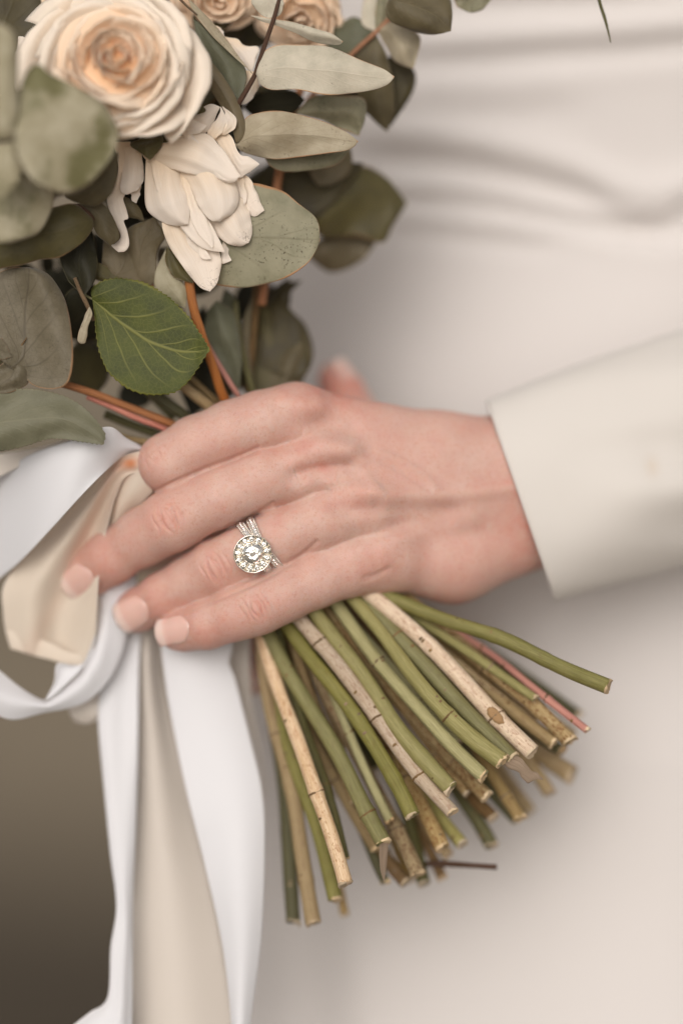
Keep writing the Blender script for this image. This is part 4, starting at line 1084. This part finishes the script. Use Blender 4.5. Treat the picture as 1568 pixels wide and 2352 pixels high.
sprig('eucalyptus_sprig', 'large round pale green speckled leaf with a rusty rim behind the white petals', 'eucalyptus', zD([(0,500)])[0] + (30,), [
  ('sage', zD, [(-60,600),(0,350),(150,225),(300,172),(420,188),(560,238),(660,320),(780,412),(822,490),(830,600)], [(-60,600),(-60,850),(20,920),(100,943),(250,956),(400,932),(560,888),(680,820),(762,742),(830,600)], 30, 12, dict(nu=80, nv=51, bulge=12, wave=4, edgew=.7)),
])
sprig('eucalyptus_sprig', 'small olive leaf and a grey leaf tucked under the lowest white petal', 'eucalyptus', zE([(450,1060)])[0] + (40,), [
  ('olive', zE, [(450,1045),(438,1150),(488,1262),(560,1302),(650,1322)], [(450,1045),(560,1170),(640,1280),(650,1322)], 35, 32, {}),
  ('sage_blur', zE, [(440,1060),(380,1200),(358,1300),(380,1400),(500,1475),(590,1510)], [(440,1060),(470,1200),(560,1300),(600,1380),(590,1510)], 48, 48, {}),
])
sprig('eucalyptus_sprig', 'dark olive leaves blurred against the dress right of the bouquet', 'eucalyptus', (640, 500, 330), [
  ('olive', zB, [(700,1300),(790,1130),(900,1020),(1050,975),(1180,1045),(1292,1192)], [(700,1300),(820,1400),(1000,1385),(1150,1425),(1210,1330),(1292,1192)], 270, 330, dict(bulge=20)),
  ('taupe', zB, [(700,1500),(850,1350),(1000,1330),(1120,1410)], [(700,1500),(850,1600),(1030,1530),(1120,1410)], 340, 350, {}),
  ('olive_dark', zB, [(380,1100),(500,950),(750,950),(1040,960)], [(380,1100),(700,1300),(900,1150),(1040,960)], 250, 260, {}),
  ('olive_dark', zD, [(380,1560),(370,1300),(450,1050),(560,930),(700,900)], [(380,1560),(680,1640),(780,1450),(720,1230),(600,1120),(560,1050),(700,900)], 260, 280, {}),
  ('olive_grey', zD, [(430,1800),(500,1500),(620,1380),(720,1300)], [(430,1800),(640,1750),(760,1500),(720,1300)], 250, 265, {}),
  ('olive_dark', zD, [(250,1500),(380,1050),(500,950),(600,880)], [(250,1500),(450,1450),(600,1100),(600,880)], 285, 290, {}),
])
sprig('eucalyptus_sprig', 'bluish narrow leaves standing upright just above the knuckles', 'eucalyptus', zD([(200,1700)])[0] + (200,), [
  ('teal', zD, [(220,1800),(60,1500),(-40,1330),(-20,1150),(60,1050)], [(220,1800),(240,1500),(200,1200),(170,1120),(60,1050)], 170, 150, {}),
  ('teal', zD, [(200,1700),(100,1300),(80,1100),(120,960)], [(200,1700),(240,1300),(200,1050),(120,960)], 200, 190, {}),
  ('olive_grey', zD, [(330,1650),(240,1400),(255,1200),(330,1000)], [(330,1650),(300,1400),(310,1200),(330,1000)], 200, 205, {}),
])
# front left, close to the camera and out of focus
sprig('eucalyptus_sprig', 'out-of-focus round leaves nearest the camera, in front of the cream rose', 'eucalyptus', zA([(100,1045)])[0] + (-290,), [
  ('sage_blur', zA, [(100,1042),(115,800),(165,620),(230,500),(300,478),(390,555),(600,655),(780,780),(870,930)], [(100,1042),(150,1200),(250,1350),(420,1445),(550,1442),(700,1350),(850,1150),(888,1010),(870,930)], -310, -250, dict(nu=60, nv=41, bulge=22, wave=8)),
  ('sage_blur', zA, [(90,1040),(130,820),(135,500),(110,260),(10,178),(-60,180)], [(90,1040),(-50,1000),(-110,600),(-60,180)], -320, -360, dict(bulge=14)),
  ('sage_blur', zA, [(95,1060),(165,1250),(110,1400),(10,1490),(-60,1500)], [(95,1060),(-50,1100),(-130,1300),(-60,1500)], -310, -290, dict(bulge=14)),
  ('taupe', zA, [(30,950),(60,1000),(95,1060)], [(95,1060),(70,1080),(30,1100)], -280, -290, {}),
 ], [([zA([(-60,1060)])[0]+(-300,), zA([(45,1056)])[0]+(-297,), zA([(105,1050)])[0]+(-292,), zA([(150,1300)])[0]+(-200,), zA([(220,1500)])[0]+(-60,)], [5.5, 6.5, 5, 5], 'st_twig'),
     ([zA([(105,1050)])[0]+(-296,), zA([(175,1030)])[0]+(-303,), zA([(260,990)])[0]+(-303,), zA([(420,900)])[0]+(-298,)], [8, 7, 3, 1.5], 'pith')])
sprig('eucalyptus_sprig', 'grey round leaf hanging at the left edge below the nearest leaves', 'eucalyptus', zC([(100,-100)])[0] + (-150,), [
  ('sage_blur', zC, [(110,-150),(-100,100),(-150,400),(-80,600),(60,622),(150,600)], [(110,-150),(250,50),(385,190),(405,300),(350,450),(270,555),(150,600)], -190, -150, dict(nu=60, nv=35, bulge=16)),
])
sprig('eucalyptus_sprig', 'olive eucalyptus leaves with pale rims under the blurred round ones', 'eucalyptus', zC([(690,430)])[0] + (-50,), [
  ('olive', zC, [(695,440),(560,330),(400,350),(150,380),(-50,480)], [(695,440),(680,530),(600,625),(450,722),(300,747),(150,790),(0,817),(-80,840)], -55, -75, dict(nu=60, nv=31, bulge=16, edgew=1)),
  ('olive_grey', zC, [(880,-60),(600,180),(480,250),(560,312)], [(880,-60),(870,180),(790,300),(700,345),(560,312)], -110, -80, {}),
  ('olive_grey', zC, [(610,330),(690,485),(740,575),(830,642)], [(610,330),(760,320),(850,430),(890,540),(885,600),(830,642)], -40, -30, dict(bulge=12)),
 ], [([zC([(520,340)])[0]+(-60,), zC([(600,350)])[0]+(-50,), zC([(690,430)])[0]+(-40,), zC([(760,560)])[0]+(20,)], [5, 5, 4], 'st_twig')])
sprig('eucalyptus_sprig', 'big round grey leaf with a dark centre at the left edge', 'eucalyptus', zC([(90,1470)])[0] + (-25,), [
  ('grey_round', zC, [(90,1470),(-100,1400),(-180,1100),(-80,900),(60,815),(200,803)], [(90,1470),(180,1600),(260,1690),(420,1718),(525,1650),(547,1400),(500,1080),(400,900),(310,830),(200,803)], -20, -35, dict(nu=80, nv=51, bulge=14, wave=6, edgew=1.2)),
  ('grey_round', zC, [(90,1470),(0,1540),(-80,1640),(-60,1740)], [(90,1470),(200,1580),(200,1680),(60,1745),(-60,1740)], -26, -30, dict(nu=40)),
  ('grey_round', zC, [(90,1470),(-20,1500),(-120,1440)], [(90,1470),(0,1330),(-120,1440)], -40, -50, {}),
 ], [([zC([(-60,1500)])[0]+(-30,), zC([(85,1472)])[0]+(-30,), zC([(140,1420)])[0]+(-26,), zC([(200,1330)])[0]+(-36,)], [5, 5, 3, 1], 'st_brown')])
sprig('rose_leaf', 'bright green serrated rose leaf with pale veins just above the fingers', 'leaf', zC([(690,1040)])[0] + (10,), [
  ('rose_leaf', zC, [(690,1040),(695,960),(800,902),(960,897),(1100,930),(1250,1020),(1390,1150),(1480,1270),(1570,1420)], [(690,1040),(712,1200),(738,1400),(775,1510),(820,1590),(920,1680),(1020,1735),(1150,1758),(1300,1738),(1385,1680),(1460,1590),(1515,1500),(1570,1420)], 20, -15, dict(nu=160, nv=61, bulge=6, fold=-10, wave=3, saw=4.0, sawn=30, thick=1.6)),
], [([zC([(600,960)])[0]+(50,), zC([(640,1010)])[0]+(35,), zC([(692,1042)])[0]+(19,)], [3, 3, 2], 'st_green')])
sprig('rose_leaf', 'grey-green serrated rose leaf lying over the top of the white ribbon', 'leaf', (0, 960, -60), [
  ('grey_saw', zU, [(-80,960),(-40,915),(0,898),(60,893),(110,900),(150,912),(190,936),(225,972),(241,998),(236,1021)], [(-80,960),(-40,1040),(0,1036),(60,1022),(120,1006),(180,1012),(236,1021)], -15, -40, dict(nu=150, nv=51, bulge=10, wave=4, saw=3.2, sawn=34, thick=1.6)),
])
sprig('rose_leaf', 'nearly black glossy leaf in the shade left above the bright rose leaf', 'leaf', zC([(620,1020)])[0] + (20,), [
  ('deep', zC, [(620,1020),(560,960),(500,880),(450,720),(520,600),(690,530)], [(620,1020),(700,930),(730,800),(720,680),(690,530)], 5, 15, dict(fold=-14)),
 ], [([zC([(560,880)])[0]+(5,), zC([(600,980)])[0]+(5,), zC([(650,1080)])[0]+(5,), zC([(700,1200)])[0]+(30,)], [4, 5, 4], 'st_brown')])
sprig('leaf_bud', 'small pale folded leaf bud hanging left of the bright rose leaf', 'leaf', zC([(670,1105)])[0] + (0,), [
  ('silver_tan', zC, [(672,1100),(622,1200),(582,1330),(602,1374)], [(672,1100),(690,1160),(662,1250),(642,1362),(602,1374)], -8, -8, dict(fold=8)),
])
sprig('eucalyptus_sprig', 'broad brownish olive leaves behind the torn petal and the rose leaf', 'eucalyptus', zC([(1000,920)])[0] + (50,), [
  ('taupe', zC, [(760,930),(770,700),(800,560),(960,510)], [(760,930),(1000,960),(1100,800),(960,510)], 60, 50, {}),
  ('taupe', zC, [(960,940),(930,700),(960,515),(1150,425)], [(960,940),(1150,930),(1180,700),(1240,560),(1150,425)], 66, 44, dict(edgew=1)),
  ('olive_grey', zC, [(915,265),(925,350),(945,420),(1080,455)], [(915,265),(1000,308),(1055,370),(1080,455)], 30, 35, {}),
  ('olive', zC, [(700,750),(720,900),(900,890)], [(700,750),(800,800),(915,893)], 45, 45, {}),
])
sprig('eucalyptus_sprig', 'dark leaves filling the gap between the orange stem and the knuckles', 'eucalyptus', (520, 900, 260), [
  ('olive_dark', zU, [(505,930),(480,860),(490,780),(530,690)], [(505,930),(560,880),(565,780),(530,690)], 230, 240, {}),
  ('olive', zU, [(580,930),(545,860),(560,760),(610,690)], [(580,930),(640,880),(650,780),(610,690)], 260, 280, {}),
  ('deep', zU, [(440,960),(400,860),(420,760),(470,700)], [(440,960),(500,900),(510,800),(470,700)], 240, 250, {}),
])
sprig('eucalyptus_sprig', 'dark olive leaf filling the top left corner behind the rose', 'eucalyptus', (-20, 60, 120), [
  ('olive_dark', zU, [(-60,190),(-100,60),(-40,-60),(60,-90)], [(-60,190),(40,190),(110,60),(60,-90)], 90, 110, {}),
  ('olive_grey', zU, [(30,330),(0,240),(20,150),(90,90)], [(30,330),(90,280),(110,170),(90,90)], 130, 120, {}),
])
# green sepals and the fine hooked tendril under the rose
sprig('rose_leaf', 'small olive sepal curling from under the rose', 'leaf', zA([(1200,1000)])[0] + (-40,), [
  ('olive', zA, [(1210,980),(1000,1060),(985,1100),(1060,1150),(1130,1195)], [(1210,980),(1225,1060),(1190,1130),(1130,1195)], -45, -60, {}),
  ('olive', zA, [(1300,900),(1210,1000),(1220,1060),(1390,1160),(1465,1190)], [(1300,900),(1350,960),(1385,1080),(1400,1160),(1465,1190)], -30, -36, {}),
  ('olive', zA, [(1450,730),(1390,800),(1340,880),(1330,890)], [(1450,730),(1500,780),(1540,830),(1400,880),(1330,890)], -30, -30, {}),
])
hk = thing('tendril', 'tiny hooked brown tendril at the right rim of the rose', 'tendril', zA([(1470,700)])[0] + (-10,))
tube('stem', [zA([(1440,705)])[0]+(-20,), zA([(1500,695)])[0]+(-16,), zA([(1545,680)])[0]+(-12,), zA([(1572,650)])[0]+(-10,)], [3, 2.2, .8], M['st_brown'], hk, n=24, seg=8)
tube('stem', [zA([(1340,-20)])[0]+(0,), zA([(1400,40)])[0]+(0,), zA([(1480,110)])[0]+(5,)], [3, 2.5, 2], M['st_brown'], hk, n=24, seg=8)
bl = thing('grass_blade', 'thin olive leaf tip hanging into the frame at the top right', 'leaf', (1375, -40, 60))
tube('blade', [(1368,-60,60),(1376,0,60),(1388,40,58),(1396,70,58),(1402,97,58)], [4.5, 4, 4, 3, 1.2], M['st_dark'], bl, n=40, seg=10, rough=.1)

# shaded foliage filling the heart of the bouquet
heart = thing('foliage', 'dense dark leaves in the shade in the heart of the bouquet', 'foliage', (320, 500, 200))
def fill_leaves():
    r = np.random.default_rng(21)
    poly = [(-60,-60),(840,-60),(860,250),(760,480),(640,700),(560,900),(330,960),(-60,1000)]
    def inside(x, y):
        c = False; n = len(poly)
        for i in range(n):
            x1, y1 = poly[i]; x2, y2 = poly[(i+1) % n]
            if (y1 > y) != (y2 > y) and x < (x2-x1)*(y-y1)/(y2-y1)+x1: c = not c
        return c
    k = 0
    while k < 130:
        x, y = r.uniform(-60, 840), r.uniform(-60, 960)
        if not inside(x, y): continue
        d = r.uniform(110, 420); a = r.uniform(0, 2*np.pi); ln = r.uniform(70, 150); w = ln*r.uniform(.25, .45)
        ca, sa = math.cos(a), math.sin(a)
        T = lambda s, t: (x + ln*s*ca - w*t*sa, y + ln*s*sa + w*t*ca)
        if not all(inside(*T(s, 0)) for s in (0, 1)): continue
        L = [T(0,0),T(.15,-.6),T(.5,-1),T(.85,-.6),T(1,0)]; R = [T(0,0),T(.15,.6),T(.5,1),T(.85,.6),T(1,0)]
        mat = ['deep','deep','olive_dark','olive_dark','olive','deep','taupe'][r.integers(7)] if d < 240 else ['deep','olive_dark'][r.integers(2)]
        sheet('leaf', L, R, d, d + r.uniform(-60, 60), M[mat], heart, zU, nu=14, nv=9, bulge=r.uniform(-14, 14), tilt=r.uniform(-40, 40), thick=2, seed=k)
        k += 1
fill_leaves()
# ---------------------------------------------------------------- the rose
def rose(label, ctr, R, n_axis, mats, dq, rings=None, seed=1, group='roses in the bouquet'):
    t = thing('rose', label, 'rose', ctr, group)
    r = np.random.default_rng(seed)
    n0 = np.array(n_axis, float); n0 /= np.linalg.norm(n0)
    a1 = np.cross(n0, [0, 1, 0]); a1 /= np.linalg.norm(a1); a2 = np.cross(n0, a1)
    c0 = np.array(ctr, float)
    # ring: (radius, petals, rim height, half angle, outward roll)
    rings = rings or [(.055,2,.90,1.9,0),(.11,3,.96,1.5,0),(.175,3,1.0,1.35,.01),(.25,4,1.0,1.15,.015),(.33,4,.97,1.1,.02),(.42,5,.92,.98,.03),(.52,5,.84,.95,.04),(.63,5,.73,.92,.06),(.75,6,.58,.82,.08),(.87,6,.40,.80,.10),(.97,6,.18,.76,.12)]
    k = 0
    for (fr, cnt, hh, half0, roll) in rings:
        ph0 = r.uniform(0, 6.28)
        for q_ in range(cnt):
            k += 1
            n = n0 + r.normal(0, .07)*a1 + r.normal(0, .07)*a2; n /= np.linalg.norm(n)
            e1 = np.cross(n, [0, 1, 0]); e1 /= np.linalg.norm(e1); e2 = np.cross(n, e1)
            c = c0 + a1*r.normal(0, .02)*R + a2*r.normal(0, .02)*R
            phi = ph0 + 2*np.pi*q_/cnt + r.uniform(-.22, .22)
            rad = R*fr*r.uniform(.92, 1.08); half = half0*r.uniform(.9, 1.15)
            hgt = dq*hh*r.uniform(.93, 1.05)
            nu, nv = 26, 41
            u = np.linspace(0, 1, nu)[:, None]; v = np.linspace(-1, 1, nv)[None, :]
            A = phi + v*half*(0.75 + 0.25*np.sin(np.minimum(1, u*1.5)*np.pi/2))
            depth = R*np.interp(fr, [0, .3, 1], [.34, .36, .42])
            edge = depth*(.55*np.abs(v)**3 + .06*np.sin(v*r.uniform(2, 5) + k))            # rim drops towards the petal's sides
            h = hgt - depth*(1 - u) - edge*u
            twist = r.choice([-1, 1])*.10*rad*v                                             # each petal spirals in under its neighbour
            spread = np.interp(fr, [0, .4, 1], [.80, .66, .50])
            rr = rad*(spread + (1 - spread)*np.sin(u*np.pi/2)**.9) + twist
            uu = np.clip((u - .70)/.30, 0, 1)**2
            rl = roll*R*r.uniform(.5, 1.4)*(1 + .5*np.sin(v*3 + k*1.7))
            rr = rr + rl*uu; h = h - rl*.7*np.clip((u - .85)/.15, 0, 1)**1.5
            rr = rr + R*.012*np.sin(v*r.uniform(4, 8) + k)*u**2 + R*.006*np.sin(v*17 + k*3)*u**3
            h = h + R*.018*np.sin(v*r.uniform(3, 7) + 2*k)*u**2
            P = c + rr[..., None]*(np.cos(A)[..., None]*e1 + np.sin(A)[..., None]*e2) + h[..., None]*n
            uv = np.stack(np.broadcast_arrays(u, (v+1)/2), -1).reshape(-1, 2)
            mat = mats[0] if fr < .22 else (mats[1] if fr < .70 else mats[2])
            mesh_obj('petal', P.reshape(-1, 3), gridfaces(nu, nv), M[mat], t, uv=uv, thick=1.0, off=0)
    # the cup of the flower behind the petals
    nu, nv = 14, 40; vs = []
    for i in range(nu):
        s_ = i/(nu-1)
        for j in range(nv):
            a = 2*np.pi*j/nv; q = R*(.92*np.sin(s_*np.pi/2)); vs.append(c0 + q*(math.cos(a)*a1 + math.sin(a)*a2) + n0*(dq*(.50 - .75*s_**2)))
    mesh_obj('flower_cup', np.array(vs), gridfaces(nu, nv, True), M[mats[1]], t, uv=[(i/(nu-1), j/nv) for i in range(nu) for j in range(nv)], thick=1.0)
    return t
rose('large open cream rose with a peach heart at the top left', (262, 150, -110), 186, (0.03, -0.30, -1), ('rose_core','rose_petal','rose_outer'), 100, seed=3)
rose('blurred beige rose at the top edge right of the big one', (500, -20, 150), 95, (0.2, 0.5, -1), ('beige_petal','beige_petal','beige_petal'), 60, [(.15,3,1.0,1.4,.0),(.35,4,.95,1.1,.02),(.55,5,.85,.95,.04),(.78,5,.6,.9,.08),(.97,6,.3,.8,.1)], seed=5)
rose('blurred beige rose further back at the top centre', (690, 25, 190), 100, (-0.1, 0.6, -1), ('beige_petal','beige_petal','beige_petal'), 60, [(.15,3,1.0,1.4,.0),(.35,4,.95,1.1,.02),(.55,5,.85,.95,.04),(.78,5,.6,.9,.08),(.97,6,.3,.8,.1)], seed=6)

def blossom(label, at, petals, group='white blossoms'):
    t = thing('white_blossom', label, 'flower', at, group)
    for i, (mat, fr, L, R, d0, d1, kw) in enumerate(petals):
        kw = dict(dict(nu=50, nv=37, bulge=12, wave=5, seed=i*17 + 3, thick=1.0, ridge=1.2, ridgen=3.5, edgew=1.2), **kw)
        sheet('petal', L, R, d0, d1, M[mat], t, fr, **kw)
    return t
W_, B_ = 'white_petal', 'bruised_petal'
blossom('white many-petalled blossom hanging head down below the rose, petals pointing to the round leaf', zE([(500,300)])[0] + (10,), [
  (B_, zE, [(430,700),(412,850),(425,950),(480,1060),(560,1180),(640,1300),(700,1362),(776,1385)], [(640,700),(720,860),(800,1000),(855,1120),(862,1200),(836,1310),(776,1385)], 10, -4, dict(bulge=12, nu=60)),
  (W_, zE, [(780,900),(840,1000),(860,1100),(862,1172),(895,1172),(937,1150)], [(840,900),(900,1020),(915,1100),(937,1150)], 16, 8, {}),
  (W_, zE, [(600,900),(680,1050),(700,1110),(740,1142),(786,1143)], [(640,900),(700,1020),(750,1080),(786,1143)], -2, -12, dict(bulge=7)),
  (B_, zE, [(680,650),(740,820),(820,950),(900,1022),(1000,1047),(1062,1020)], [(880,560),(1040,720),(1083,850),(1090,950),(1062,1020)], 8, -6, dict(bulge=14, nu=60)),
  (B_, zE, [(860,500),(960,600),(1010,700),(1055,790),(1110,820),(1182,775)], [(940,460),(1000,500),(1070,530),(1112,620),(1182,775)], 14, 0, dict(bulge=10)),
  (W_, zE, [(900,420),(960,560),(1000,680),(980,760),(940,800)], [(1000,470),(1040,600),(1055,680),(1030,730),(940,800)], 4, -2, dict(bulge=10)),
  (W_, zE, [(520,420),(560,640),(640,860),(720,1000),(790,1060)], [(600,420),(700,650),(760,860),(800,980),(790,1060)], -12, -26, dict(bulge=9)),
  (W_, zE, [(330,380),(360,560),(400,700),(470,800),(520,830)], [(430,400),(500,560),(540,700),(545,780),(520,830)], -26, -34, dict(bulge=9)),
  (W_, zE, [(620,300),(700,430),(800,520),(900,556)], [(740,280),(830,380),(890,470),(900,556)], -38, -44, dict(bulge=7)),
  (W_, zE, [(640,460),(740,600),(830,720),(880,800)], [(760,450),(860,560),(900,680),(880,800)], -28, -38, dict(bulge=9)),
  (W_, zE, [(450,700),(520,900),(600,1020),(660,1080),(700,1100)], [(640,650),(700,850),(740,980),(740,1060),(700,1100)], 6, 0, dict(bulge=8)),
  (W_, zE, [(300,420),(340,640),(420,800),(520,870),(560,870)], [(450,420),(520,600),(580,760),(590,840),(560,870)], -2, -6, dict(bulge=8)),
  (W_, zE, [(620,500),(700,640),(780,780),(860,840),(900,830)], [(900,480),(960,600),(980,700),(950,790),(900,830)], 0, -4, dict(bulge=8)),
  (W_, zE, [(860,440),(940,520),(1000,532),(1040,500),(1083,490)], [(980,380),(1040,420),(1075,460),(1083,490)], 6, 0, dict(bulge=8)),
  (W_, zE, [(380,480),(450,700),(520,850),(640,1000),(740,1070),(882,1092)], [(560,440),(640,620),(740,800),(812,930),(870,1050),(882,1092)], -8, -20, dict(bulge=18, nu=60)),
  (W_, zE, [(340,330),(292,400),(284,600),(300,760),(380,842),(480,880),(560,888),(610,880)], [(480,380),(560,500),(620,680),(628,800),(610,880)], -8, -20, dict(bulge=22, cup=-10, nu=60)),
  (W_, zE, [(480,380),(600,580),(700,760),(770,840),(850,860)], [(820,420),(940,520),(985,620),(985,700),(940,800),(850,860)], -14, -28, dict(bulge=22, nu=60)),
  (W_, zE, [(260,330),(330,420),(450,452),(600,500),(760,540),(880,566),(965,560),(1002,515)], [(480,250),(600,200),(740,195),(850,290),(940,410),(1002,515)], -22, -34, dict(bulge=22, nu=60, nv=41, cup=-8)),
  (W_, zE, [(780,200),(880,350),(950,470),(990,530),(1040,500),(1090,468),(1144,430)], [(850,195),(920,200),(960,270),(1000,360),(1060,372),(1090,385),(1144,430)], -4, -12, dict(bulge=10)),
  (W_, zE, [(560,110),(640,190),(735,197),(800,110),(850,0)], [(560,110),(600,40),(700,10),(780,-20),(850,0)], -8, -14, dict(bulge=20)),
  (W_, zE, [(760,240),(780,160),(830,60),(860,-5)], [(800,245),(870,190),(895,90),(860,-5)], -18, -26, dict(bulge=9)),
  (W_, zE, [(820,215),(870,130),(885,50),(870,-5)], [(820,215),(900,205),(958,165),(972,90),(932,40),(870,-5)], -14, -20, dict(bulge=12)),
  (W_, zE, [(545,120),(560,190),(640,203),(700,190),(752,140)], [(545,120),(600,90),(680,105),(752,140)], -34, -46, dict(bulge=12)),
  (W_, zE, [(560,180),(590,300),(608,372),(640,330),(694,270)], [(560,180),(640,205),(694,270)], -40, -44, dict(bulge=8)),
])
blossom('second white blossom left of the hanging one, half hidden, with a torn ragged petal', zE([(120,340)])[0] + (0,), [
  (W_, zE, [(60,260),(85,450),(50,600),(5,665),(20,760),(70,880),(100,980),(60,1035),(35,1045),(90,1088)], [(180,260),(195,430),(140,640),(122,690),(150,780),(162,830),(130,850),(160,940),(172,1030),(140,1080),(90,1088)], -12, 4, dict(nu=90, nv=25, bulge=14, wave=8)),
  (W_, zE, [(110,300),(110,500),(100,620),(140,656),(185,645)], [(250,300),(272,420),(278,530),(242,612),(185,645)], -14, -14, dict(bulge=18)),
  (W_, zE, [(150,600),(190,690),(222,722)], [(260,560),(250,650),(222,722)], 10, 10, {}),
])
blossom('small white blossom peeping out behind the brown twig', zB([(300,300)])[0] + (60,), [
  (W_, zB, [(200,200),(240,232),(290,330),(350,400),(388,412)], [(240,225),(300,230),(330,266),(418,270),(416,330),(388,412)], 50, 50, {}),
  (W_, zB, [(300,400),(330,560),(312,616)], [(400,420),(424,500),(370,595),(312,616)], 50, 45, {}),
  (W_, zB, [(130,150),(180,170),(215,215)], [(180,150),(210,175),(222,215)], 40, 40, {}),
])
blossom('blurred cream blossom deep at the top beside the dark leaves', zB([(850,110)])[0] + (220,), [
  (W_, zB, [(760,200),(780,100),(800,50)], [(900,200),(930,120),(860,50),(800,50)], 220, 230, {}),
  ('beige_petal', zB, [(560,260),(560,100),(620,20)], [(760,260),(760,100),(620,20)], 240, 240, {}),
])
blossom('faint pale petals at the left edge of the rose', zA([(170,380)])[0] + (0,), [
  (W_, zA, [(230,560),(140,520),(130,300),(170,270)], [(230,560),(230,400),(240,300),(170,270)], 10, 0, {}),
  ('beige_petal', zA, [(460,-100),(310,-60),(330,80)], [(460,-100),(440,20),(330,80)], 60, 60, {}),
])
